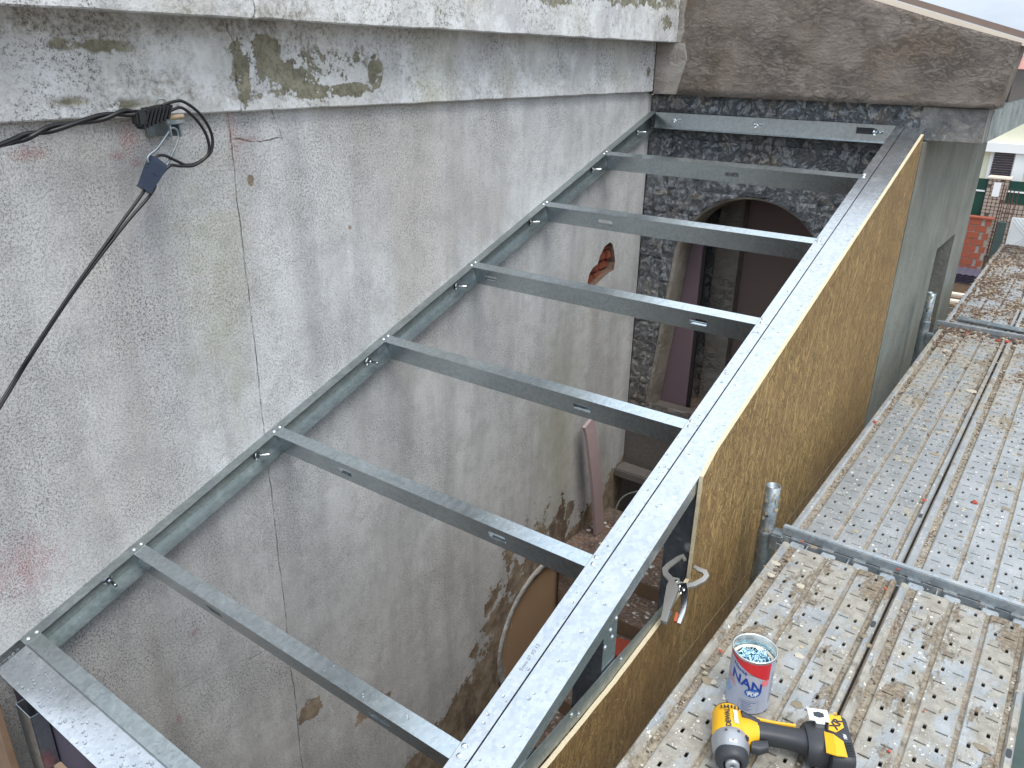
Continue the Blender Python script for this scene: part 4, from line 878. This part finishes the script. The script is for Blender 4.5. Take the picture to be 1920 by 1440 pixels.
mb = MB(); mb.add([cyl(.22, CH - .092)(.019 * math.cos(q), .0125 * math.sin(q)) for q in [k * math.pi / 14 for k in range(28)]] + [cyl(.22, CH - .092)(0, 0)], [(i, (i + 1) % 28, 28) for i in range(28)]); mb.build('oval_badge', 'badge', can)
def cyl2(a0, z0): return lambda a, b: V(math.cos(front + a0 + a / CR) * (CR + .0012), math.sin(front + a0 + a / CR) * (CR + .0012), z0 + b)
obj('badge_print', text_mesh('PDF', .0135, 'print_white', cyl2(.22, CH - .096), .0005, 1), can); obj('badge_print', text_mesh('Stage 1', .0055, 'print_white', cyl2(.22, CH - .087), .0001, 1), can)
for k in range(4): patch(lambda t_, k=k: (CH - .066 - k * .0055 - .008 * t_, CH - .0645 - k * .0055 - .008 * t_), -1.25, -.72 + .05 * k, 'print_pink', 'stripe_print', .0005)
for k in range(6): patch(lambda t_, k=k: (.0355 - k * .005, .0365 - k * .005), -.28 + .05 * (k > 0), (.45, .2, .25, .12, .3, .2)[k], 'print_blue', 'text_line_print', .0005)
patch(lambda t_: (.0405, .0410), -.34, .55, 'print_blue', 'box_line_print', .0005); patch(lambda t_: (.008, .0405), .545, .552, 'print_blue', 'box_line_print', .0005, 2); patch(lambda t_: (.008, .0405), -.345, -.338, 'print_blue', 'box_line_print', .0005, 2)
mb = MB(); mb.add([cyl(-1.15, .048)(.014 * math.cos(q) * (1 + .3 * math.sin(3 * q)), .016 * math.sin(q) * (1 + .2 * math.cos(2 * q))) for q in [k * math.pi / 12 for k in range(24)]] + [cyl(-1.15, .048)(0, 0)], [(i, (i + 1) % 24, 24) for i in range(24)]); mb.build('blue_drawing_print', 'print_lightblue', can)
for k in range(16): patch(lambda t_, k=k: (.026 + k * .0058, .0275 + k * .0058), 1.12, 1.40 + .1 * random.random(), 'print_grey', 'side_text_print', .0005, 6)
mb = MB()
mb.lathe([(.0001, .112), (.03, .110), (CR - .003, .106)], 24)
o = mb.build('screw_bed', 'deepshade', can)
mb = MB()
for i in range(230):
    a = random.random() * 6.283; rr_ = (CR - .012) * math.sqrt(random.random()); c_ = V(CX + rr_ * math.cos(a), CY + rr_ * math.sin(a), .001 + .117 + random.uniform(-.004, .009) + .006 * (1 - rr_ / CR))
    R_ = Matrix.Translation(c_) @ Matrix.Rotation(random.random() * 6.283, 4, 'Z') @ Matrix.Rotation(math.radians(90 + random.gauss(0, 16)), 4, 'Y')
    h_ = .011
    ok = True
    for sg in (-1, 1):
        q = R_ @ V(0, 0, sg * h_)
        if math.hypot(q.x - CX, q.y - CY) > CR - .004: ok = False
    if not ok: continue
    mb.lathe([(.0001, h_), (.0034, h_), (.0036, h_ - .001), (.0017, h_ - .0022), (.0015, -h_ + .004), (.0001, -h_)], 6, R_)
o = mb.build('loose_screws', 'screwzinc'); o['kind'] = 'stuff'; tag(o, 'bluish zinc screws heaped inside the open can', 'screws')

# ================================================================== impact driver, lying on its side
# local: x = towards the nose, y = along the handle, z = up
DX = V(.45, -.893, 0).normalized(); DY = V(.893, .45, 0).normalized(); DK = 1.24
drill = thing('impact_driver', 'yellow and black cordless impact driver lying on its side on the deck beside the can', 'power tool')
DM = Matrix(((DX.x * DK, DY.x * DK, 0, 1.797), (DX.y * DK, DY.y * DK, 0, .464), (0, 0, DK, .046), (0, 0, 0, 1)))
drill.matrix_world = DM
def xlathe(prof, seg=28, sy=1, sz=1):   # lathe about local x
    mb = MB(); mb.lathe([(a, h_) for h_, a in prof], seg, Matrix(((0, 0, 1, 0), (0, sy, 0, 0), (sz, 0, 0, 0), (0, 0, 0, 1)))); return mb
xlathe([(0, .0001), (0, .020), (.004, .025), (.02, .0272), (.022, .0272)], sy=1.0, sz=1.05).build('rear_cap', 'drillblack', drill)
xlathe([(.008, .0262), (.012, .0280), (.050, .0300), (.070, .0315), (.072, .030)], sy=1.0, sz=1.08).build('motor_housing', 'drillyellow', drill)
xlathe([(.068, .0310), (.072, .0330), (.092, .0325), (.106, .028), (.112, .0265)], sy=1, sz=1.06).build('gear_nose', 'drillgrey', drill)
xlathe([(.104, .0295), (.116, .0285), (.124, .024), (.127, .018), (.125, .0160), (.118, .0145)]).build('nose_bumper', 'drillblack', drill)
xlathe([(.112, .0130), (.128, .0122), (.130, .009), (.130, .0045), (.124, .0042), (.12, .0001)]).build('bit_collar', 'drillgrey', drill)
def loft(secs, name, m, par=drill, seg=20, p=2.6):
    """secs: (y, xc, hx, zc, hz) super-ellipse sections along local y"""
    mb = MB(); vs = []
    for y, xc, hx, zc, hz in secs:
        for k in range(seg):
            a = 2 * math.pi * k / seg; ca, sa = math.cos(a), math.sin(a)
            vs.append((xc + hx * math.copysign(abs(ca) ** (2 / p), ca), y, zc + hz * math.copysign(abs(sa) ** (2 / p), sa)))
    n = len(secs); mb.add(vs, [(i * seg + k, i * seg + (k + 1) % seg, (i + 1) * seg + (k + 1) % seg, (i + 1) * seg + k) for i in range(n - 1) for k in range(seg)], True)
    mb.add(vs, [tuple(range(seg)), tuple(range((n - 1) * seg, n * seg))[::-1]]); return mb.build(name, m, par)
loft([(.012, .052, .030, 0, .026), (.030, .052, .030, 0, .024), (.040, .048, .026, 0, .021), (.052, .045, .020, 0, .019)], 'neck', 'drillyellow')
loft([(.024, .018, .010, 0, .022), (.040, .026, .012, 0, .020), (.056, .034, .014, 0, .018)], 'neck_back', 'drillblack')
loft([(.046, .043, .021, 0, .0192), (.07, .043, .019, 0, .0185), (.10, .045, .019, 0, .0178), (.125, .048, .021, 0, .0185), (.138, .050, .026, 0, .022)], 'grip', 'drillblack')
loft([(.050, .024, .0028, .005, .013), (.085, .0255, .0028, .005, .011), (.12, .027, .0028, .006, .011)], 'grip_stripe', 'drillyellow', seg=10)
loft([(.036, .078, .010, 0, .010), (.050, .078, .013, 0, .0105), (.066, .072, .010, 0, .009)], 'trigger', 'drillblack')
loft([(.134, .050, .036, 0, .026), (.142, .050, .040, 0, .029), (.160, .050, .042, 0, .030), (.168, .050, .042, 0, .030)], 'foot', 'drillblack')
loft([(.1685, .056, .053, 0, .033), (.174, .056, .056, 0, .036), (.200, .056, .056, 0, .036), (.207, .056, .053, 0, .034)], 'battery', 'drillblack', p=5)
mb = MB(); mb.prism([(.050, .163, .0302), (.098, .158, .0302), (.108, .172, .0364), (.108, .190, .0366), (.074, .190, .0366), (.060, .176, .0364)], (0, 0, .0016)); mb.build('battery_side_panel', 'drillyellow', drill)
mb = MB(); mb.prism([(.012, .178, .0364), (.050, .170, .0364), (.054, .182, .0364), (.040, .198, .0364), (.012, .198, .0364)], (0, 0, .0008)); mb.build('battery_label', 'drillyellow', drill)
mb = MB(); mb.rbox(.004, .034, .140, .176, .0365, .0395, .001); mb.rbox(.030, .040, .150, .166, .020, .0392, .001); mb.build('belt_hook', 'chrome', drill)
mb = MB(); mb.prism([(.015, .149, .0398), (.023, .149, .0398), (.026, .158, .0398), (.023, .167, .0398), (.015, .167, .0398), (.012, .158, .0398)], (0, 0, .0004)); mb.build('hook_opening', 'deepshade', drill)
for k in range(6): mb = MB(); mb.rbox(.016, .024, -.016 + k * .0062, -.013 + k * .0062, .0318 - abs(k - 2.5) * .0012, .0345 - abs(k - 2.5) * .0014, .0008); mb.build('vent_slot', 'drillblack', drill)
mb = MB(); mb.rbox(.0735, .0835, -.016, .016, .024, .0335, .003); mb.build('side_button', 'drillblack', drill)
mb = MB(); mb.rbox(.075, .086, .022, .030, .012, .0265, .003); mb.build('light_window', 'drillblack', drill)
mb = MB(); mb.rbox(.093, .103, -.007, .007, .024, .0322, .001); mb.build('badge_plate', 'print_white', drill)
def flat(x, y, z, rot, curve=0): return lambda a, b: V(x + a * math.cos(rot) - b * math.sin(rot), y + a * math.sin(rot) + b * math.cos(rot), z - curve * (y + a * math.sin(rot) + b * math.cos(rot)) ** 2)
obj('maker_print', text_mesh('DEWALT', .0125, 'print_black', flat(.045, -.005, .0347, math.radians(180), 14), .0005), drill)
mb = MB(); mb.prism([(.030, .006, .0340), (.060, .006, .0340), (.060, .0125, .0325), (.030, .0125, .0325)], (0, 0, .001)); mb.build('spec_plate', 'print_white', drill)
obj('spec_print', text_mesh('XR', .006, 'print_black', flat(.098, 0, .0325, math.radians(180)), .0002), drill)
obj('battery_print', text_mesh('XR', .020, 'print_black', flat(.034, .186, .0376, math.radians(150)), .001), drill)
obj('battery_print', text_mesh('18V', .008, 'print_white', flat(.062, .196, .0372, math.radians(180)), .0002), drill)
obj('battery_print', text_mesh('5.0', .008, 'drillyellow', flat(.010, .190, .0372, math.radians(180)), .0002), drill)
for k in range(9): mb = MB(); mb.box(.074 + k * .0035, .0755 + k * .0035, .192, .205, .0362, .0371); mb.build('battery_rib', 'blackplastic', drill)

# ================================================================== locking clamp on the board edge
clamp = thing('locking_clamp', 'steel locking C-clamp pliers with orange lever gripping the edge of the tall OSB sheet', 'clamp')
A = V(1.5, .96, .072); ex = V(1, 0, 0); ey = V(0, 1, .4).normalized(); en = ex.cross(ey)
def cp(a, b, n_=0): return A + ex * a + ey * b + en * n_
def bar(pts, w_, th_, name, m='toolsteel'):
    """flat bar along a path in the clamp plane"""
    P = [V(a, b, 0) for a, b in pts]; ww = w_ if hasattr(w_, '__len__') else [w_] * len(P); P2 = P; vs = []
    for i, q in enumerate(P2):
        t_ = (P2[min(i + 1, len(P2) - 1)] - P2[max(i - 1, 0)]).normalized(); s_ = V(-t_.y, t_.x, 0) * ww[i] / 2
        for z_ in (-th_ / 2, th_ / 2): vs += [cp((q - s_).x, (q - s_).y, z_), cp((q + s_).x, (q + s_).y, z_)]
    fs = []
    for i in range(len(P2) - 1):
        o_ = i * 4; fs += [(o_, o_ + 1, o_ + 5, o_ + 4), (o_ + 2, o_ + 6, o_ + 7, o_ + 3), (o_, o_ + 4, o_ + 6, o_ + 2), (o_ + 1, o_ + 3, o_ + 7, o_ + 5)]
    e = (len(P2) - 1) * 4; fs += [(0, 2, 3, 1), (e, e + 1, e + 3, e + 2)]
    return MB().add(vs, fs).build(name, m, clamp)
bar([(-.030, -.020), (-.042, -.010), (-.050, -.022), (-.066, -.060), (-.069, -.076), (-.060, -.090), (-.036, -.102), (-.018, -.108)], [.010, .014, .013, .015, .017, .018, .018, .018], .008, 'fixed_jaw')
bar([(.004, -.030), (.022, -.034), (.040, -.034), (.050, -.044), (.048, -.060), (.030, -.088), (.012, -.102), (-.012, -.106)], [.010, .013, .016, .016, .015, .015, .016, .016], .008, 'moving_jaw')
bar([(-.028, -.092), (-.020, -.125), (-.010, -.17), (-.002, -.205), (.006, -.238)], [.026, .036, .028, .020, .018], .012, 'fixed_handle')
bar([(.000, -.100), (.016, -.125), (.030, -.155), (.040, -.185), (.047, -.225)], [.022, .022, .018, .014, .010], .010, 'lever_handle', 'chrome')
bar([(.008, -.200), (.012, -.245)], [.012, .010], .010, 'adjusting_screw', 'zinc')
bar([(.028, -.196), (.031, -.204), (.035, -.224)], [.006, .010, .008], .010, 'release_lever', 'orange')
for a, b in ((-.020, -.102), (-.006, -.112), (.010, -.118), (.006, -.132)):
    mb = MB(); mb.prism([cp(a + .004 * math.cos(q), b + .004 * math.sin(q), .0085) for q in [k * math.pi / 5 for k in range(10)]], en * -.003); mb.build('rivet', 'zinc', clamp)

# ================================================================== cables and wall anchor
def twist(pts, off, rad, turns, name, m='cable', ph=0, cat='cable', label=''):
    P = smooth_path(pts, 10); n = len(P); out = []
    for i, q in enumerate(P):
        a = ph + turns * 2 * math.pi * i / n; t_ = (P[min(i + 1, n - 1)] - P[max(i - 1, 0)]).normalized(); w = t_.cross(V(1, 0, 0)).normalized(); out.append(q + w * off * math.cos(a) + V(1, 0, 0) * off * math.sin(a))
    return tag(MB().tube(out, rad, 10).build(name, m), label, cat)
thick = [(.45, -.95, 1.16), (.25, -.5, 1.20), (.10, -.145, 1.250), (.09, -.065, 1.268), (.09, -.005, 1.281), (.09, .098, 1.297), (.09, .165, 1.308), (.09, .215, 1.306), (.09, .285, 1.316)]
twist(thick, .0055, .0062, 3.2, 'thick_cable', label='upper strand of the thick black service cable running left from the ribbed damper')
twist(thick, .0055, .0062, 3.2, 'thick_cable', ph=math.pi, label='lower strand of the thick black service cable twisted round its twin at the left')
loopA = [(.09, .285, 1.322), (.09, .320, 1.331), (.09, .353, 1.330), (.09, .399, 1.296), (.09, .428, 1.241), (.09, .420, 1.192), (.09, .379, 1.166), (.09, .336, 1.160), (.09, .304, 1.175), (.09, .270, 1.192), (.09, .245, 1.189), (.09, .238, 1.165)]
loopB = [(.092, .275, 1.295), (.092, .310, 1.309), (.092, .345, 1.314), (.092, .386, 1.278), (.092, .411, 1.232), (.092, .408, 1.186), (.092, .36, 1.158), (.092, .31, 1.160), (.092, .285, 1.164), (.092, .262, 1.150)]
twist(loopA, 0, .0043, 0, 'loop_cable', label='outer loop of thin black cable curling back beside the wall anchor')
twist(loopB, 0, .0043, 0, 'loop_cable', label='inner loop of thin black cable curling back beside the wall anchor')
low = [(.09, .222, 1.118), (.09, .197, 1.090), (.09, .111, 1.015), (.09, -.038, .876), (.09, -.175, .735), (.10, -.285, .62), (.3, -.8, .2)]
low1 = [(q[0], q[1] + dy, q[2] + dz) for q, (dy, dz) in zip(low, ((.010, -.004), (.010, -.004), (.006, -.002), (.0035, 0), (.0035, 0), (.003, 0), (.003, 0)))]
low2 = [(q[0], q[1] - dy, q[2] - dz) for q, (dy, dz) in zip(low, ((.010, -.004), (.010, -.004), (.005, -.002), (.003, 0), (.003, 0), (.003, 0), (.003, 0)))]
twist(low1, 0, .0042, 0, 'drop_cable', label='right strand of the thin black cable pair descending to the left edge')
twist(low2, 0, .0042, 0, 'drop_cable', label='left strand of the thin black cable pair descending to the left edge')
anchor = thing('cable_anchor', 'dead-end cable clamp with wire bail hanging from a bracket under the wall ledge', 'cable anchor')
mb = MB(); mb.rbox(.001, .020, .275, .355, 1.236, 1.290, .004); mb.rbox(.018, .092, .296, .304, 1.240, 1.286, .002); mb.rbox(.018, .092, .328, .336, 1.238, 1.286, .002); mb.rbox(.080, .094, .290, .345, 1.272, 1.286, .002); mb.build('bracket', 'tube', anchor)
mb = MB(); mb.tube(smooth_path([(.088, .262, 1.146), (.085, .300, 1.195), (.086, .322, 1.232), (.086, .322, 1.256), (.086, .306, 1.262), (.087, .290, 1.246), (.088, .255, 1.212), (.089, .225, 1.194), (.091, .220, 1.180), (.091, .232, 1.165)], 5), .0036, 8); mb.build('wire_bail', 'tube', anchor)
wd = V(0, -.062, -.074).normalized(); wn = V(0, -wd.z, wd.y)
mb = MB(); c0 = V(.09, .252, 1.180); c1 = V(.09, .196, 1.106); vs = []
for q, w_, h_ in ((c0, .021, .013), (c0 + (c1 - c0) * .12, .024, .014), (c0 + (c1 - c0) * .55, .020, .013), (c0 + (c1 - c0) * .9, .0165, .012), (c1, .018, .012)):
    for sx, sw in ((-1, -1), (1, -1), (1, 1), (-1, 1)): vs.append(q + V(sx * h_, 0, 0) + wn * sw * w_)
mb.add(vs, [(i * 4 + k, i * 4 + (k + 1) % 4, i * 4 + 4 + (k + 1) % 4, i * 4 + 4 + k) for i in range(4) for k in range(4)] + [(3, 2, 1, 0), (16, 17, 18, 19)]); mb.build('wedge_clamp', 'bluecable', anchor)
mb = MB(); mb.box(.1035, .1075, .222, .236, 1.10, 1.20, Matrix.Translation((0, 0, 0))); 
mb = MB()
for k in range(5): q = c0 + (c1 - c0) * (.25 + .13 * k); mb.tube([q + wn * -.0215 * (1 - .08 * k) + V(-.010, 0, 0), q + wn * -.0235 * (1 - .08 * k) + V(.010, 0, 0)], .0022, 6)
q = c0 + (c1 - c0) * .45; mb.tube([q + V(.0135, 0, 0) - wn * .006, q + V(.0135, 0, 0) + wn * .006], .0014, 6); mb.build('wedge_tooth', 'bluecable', anchor, kind='stuff')
damp = thing('ribbed_damper', 'black ribbed plastic clamp gripping the thick cable just left of the bracket', 'cable clamp')
a0 = V(.09, .205, 1.300); a1 = V(.09, .290, 1.303)
mb = MB(); mb.rbox(.072, .108, .200, .232, 1.272, 1.314, .006); mb.build('damper_body', 'blackplastic', damp)
for k in range(7):
    y = .222 + k * .0108; mb = MB(); mb.rbox(.070, .110, y, y + .0058, 1.264 + k * .0042 , 1.322 + k * .0012, .0018, Matrix.Translation((0, y, 1.29)) @ Matrix.Rotation(math.radians(-24), 4, 'X') @ Matrix.Translation((0, -y, -1.29))); mb.build('rib', 'blackplastic', damp)
tag(MB().tube([(.085, .300, 1.289), (.09, .345, 1.292)], [.009, .007], 10).build('ceramic_knob', 'ceram'), 'small tan ceramic knob on top of the cable bracket', 'insulator')
mb = MB(); mb.tube(smooth_path([(.08, .27, 1.327), (.085, .282, 1.338), (.09, .295, 1.337), (.09, .300, 1.325), (.09, .31, 1.312)]), .0025, 6); tag(mb.build('tie_wire', 'tube'), 'loose curl of grey tie wire above the ribbed clamp', 'wire')

# ================================================================== neighbour's yard in the distance
nb = thing('neighbour_house', 'cream neighbouring house with white band and dark shuttered window', 'house')
MB().box(-3, 8, 16.0, 22, -2.42, 1.2).build('wall', 'cream_wall', nb); MB().box(-3, 8, 15.85, 15.995, .045, .20).build('white_band', 'white_paint', nb)
mb = MB(); mb.box(.50, .94, 15.965, 15.992, -.9, .10); f_ = mb.build('window', 'white_paint', nb); mb = MB()
for k in range(16): mb.rbox(.56, .88, 15.945, 15.962, -.62 + k * .042, -.585 + k * .042, .004)
mb.build('shutter', 'shutter', f_)
MB().box(.90, 1.08, 15.9, 15.998, -2.42, .04).build('white_pillar', 'white_paint', nb)
gp = thing('green_gate', 'dark green metal gate panel left of the stone pillar', 'gate', 'green panels of the yard wall'); MB().box(.3, .615, 15.45, 15.49, -1.5, -.38).build('panel', 'green', gp); MB().box(.3, .60, 15.43, 15.448, -.60, -.575).build('white_rail', 'white_paint', gp)
gp = thing('green_gate', 'dark green metal panel right of the stone pillar', 'gate', 'green panels of the yard wall'); MB().box(.95, 2.2, 15.45, 15.49, -.76, -.38).build('panel', 'green', gp); MB().box(.95, 2.2, 15.43, 15.448, -.57, -.545).build('white_rail', 'white_paint', gp)
sp = thing('stone_pillar', 'low yard wall and pillar faced with patterned brown stone', 'wall'); MB().box(.62, .94, 15.42, 15.7, -2.42, -.36).build('pillar_core', 'ground', sp); MB().box(.94, 2.3, 15.44, 15.6, -2.42, -.77).build('low_wall_core', 'ground', sp)
for i in range(5):
    for j in range(22):
        if random.random() < .06: continue
        x = .622 + i * .064; z = -.40 - j * .062; mb = MB(); mb.rbox(x + random.uniform(0, .004), x + .059, 15.40 - random.uniform(0, .01), 15.425, z, z + .056, .006); mb.build('facing_stone', 'patchstone', sp)
for i in range(10):
    for j in range(9): x = .945 + i * .075; z = -.85 - j * .075; mb = MB(); mb.rbox(x, x + .068, 15.42 - random.uniform(0, .01), 15.445, z, z + .068, .006); mb.build('facing_stone', 'patchstone', sp)
MB().box(.60, .96, 15.38, 15.72, -.36, -.335).build('capstone', 'cream', sp); MB().box(.72, .83, 15.385, 15.40, -.66, -.42).build('letterbox', 'white_paint', sp)
bw = thing('brick_wall', 'short red hollow-brick wall with pale mortar joints in the yard beyond', 'wall')
MB().box(.32, .855, 15.052, 15.18, -2.42, -1.01).build('mortar_core', 'reveal', bw)
me = MB().rbox(0, .188, 0, .02, 0, .108, .004).mesh('brick', 'brick'); me2 = MB().rbox(0, .09, 0, .02, 0, .108, .004).mesh('brick', 'brick')
for j in range(12):
    z = -1.12 - j * .119; x = .32 if j % 2 == 0 else .42
    if j % 2: obj('brick', me2, bw, (.32, 15.045, z))
    if j % 2 == 0: obj('brick', me2, bw, (.762, 15.045, z))
    while x + .18 < (.76 if j % 2 == 0 else .87): obj('brick', me, bw, (x, 15.045 + random.uniform(-.003, .003), z)); x += .198
MB().box(.30, .875, 15.03, 15.2, -1.01, -.985).build('coping', 'brick', bw)
rb = thing('rebar_cage', 'upright rusty rebar cage standing in front of the brick wall', 'rebar')
for k, (x, y) in enumerate(((1.13, 12.13), (1.17, 12.02), (1.225, 12.15), (1.275, 12.05), (1.32, 12.2))):
    mb = MB(); mb.tube([(x, y, -2.42), (x + .01, y, -.06 - .02 * k)], .007, 6); mb.build('bar', 'rust', rb)
for k in range(9):
    z = -.3 - k * .14; mb = MB(); mb.tube([(1.12, 12.13, z), (1.17, 12.01, z), (1.33, 12.08, z - .01), (1.28, 12.2, z), (1.12, 12.13, z)], .004, 5); mb.build('stirrup', 'rust', rb)
mf = thing('mesh_fence', 'wire mesh fence in front of a white board at the right edge', 'fence')
MB().box(1.33, 2.6, 12.15, 12.17, -1.0, -.50).build('white_board', 'white_paint', mf)
mb = MB()
for k in range(40): mb.tube([(1.30 + k * .05, 12.1, -1.0), (1.30 + k * .05 + .5, 12.1, -.50)], .0035, 4); mb.tube([(1.30 + k * .05, 12.1, -.50), (1.30 + k * .05 + .5, 12.1, -1.0)], .0035, 4)
mb.build('mesh_wire', 'ledger', mf, kind='stuff'); MB().box(1.19, 1.30, 11.95, 12.0, -2.42, -.55).build('fence_post', 'tarp', mf)
mb = MB(); bm = bmesh.new(); bmesh.ops.create_icosphere(bm, subdivisions=3, radius=1)
for v in bm.verts: v.co = V(v.co.x * .42, v.co.y * .3, v.co.z * .95) * (1 + .22 * mnoise.noise(v.co * 2.2) + .08 * mnoise.noise(v.co * 7))
mb.bm(bm, True, Matrix.Translation((1.50, 11.1, -1.85))); tag(mb.build('tarp_heap', 'tarp'), 'dark green tarpaulin heap behind the far end of the scaffold deck', 'tarpaulin')
for k in range(6):
    mb = MB(); n = 26; vs = []
    for i in range(n + 1): x = .42 + .62 * i / n; z = -1.98 + k * .028 + .008 * math.sin(i * 1.5); vs += [(x, 14.2, z), (x, 14.75, z + .01), (x, 14.75, z + .018), (x, 14.2, z + .008)]
    mb.add(vs, [(i * 4 + q, i * 4 + (q + 1) % 4, i * 4 + 4 + (q + 1) % 4, i * 4 + 4 + q) for i in range(n) for q in range(4)]); tag(mb.build('corrugated_sheet', 'slate_sheet'), 'dark corrugated sheet before the brick wall, ' + ('bottom of the stack', 'second from the bottom', 'third from the bottom', 'third from the top', 'second from the top', 'top of the stack')[k], 'roof sheet', 'corrugated sheets stacked in the yard')
mb = MB(); mb.box(.45, 1.0, 14.22, 14.7, -2.42, -1.99); tag(mb.build('timber_stack', 'wood'), 'block of rough timber under the corrugated sheets', 'timber')
for k in range(4):
    x = .40 + .03 * k; mb = MB(); mb.box(x, x + .55, 13.2 + k * .16, 13.32 + k * .16, -2.16 + .02 * k, -2.12 + .02 * k); tag(mb.build('timber_board', 'cream' if k % 2 else 'wood'), ('dark ' if k % 2 == 0 else 'pale ') + 'sawn board in the yard, ' + ('nearest to the camera', 'second nearest', 'second furthest', 'furthest back')[k], 'board', 'boards stacked in the yard')
mb = MB(); mb.box(.42, .95, 13.15, 13.85, -2.42, -2.17); tag(mb.build('rubble_block', 'joint'), 'low masonry block carrying the sawn boards in the yard', 'block')
tree = thing('distant_tree', 'sliver of dark tree crown behind the brown roof at the right edge', 'tree', None, (4.6, 19.5, 0))
MB().tube([(0, 0, -2.42), (.05, 0, 1.0), (0, .1, 2.0)], [.16, .12, .05], 8).build('trunk', 'wood', tree)
mb = MB()
for i in range(2500):
    q = V(random.gauss(0, .9), random.gauss(0, .7), 1.5 + random.gauss(0, .42)); a = V(random.uniform(-1, 1), random.uniform(-1, 1), random.uniform(-1, 1)).normalized() * .07; b = a.orthogonal().normalized() * .05; mb.add([q - a, q + b, q + a, q - b], [(0, 1, 2, 3)])
mb.build('crown', 'leaf', tree)
mb = MB(); mb.box(2.42, 6, -3, 9, -2.40, -2.30); o = mb.build('lower_yard', 'tarp'); o['kind'] = 'structure'
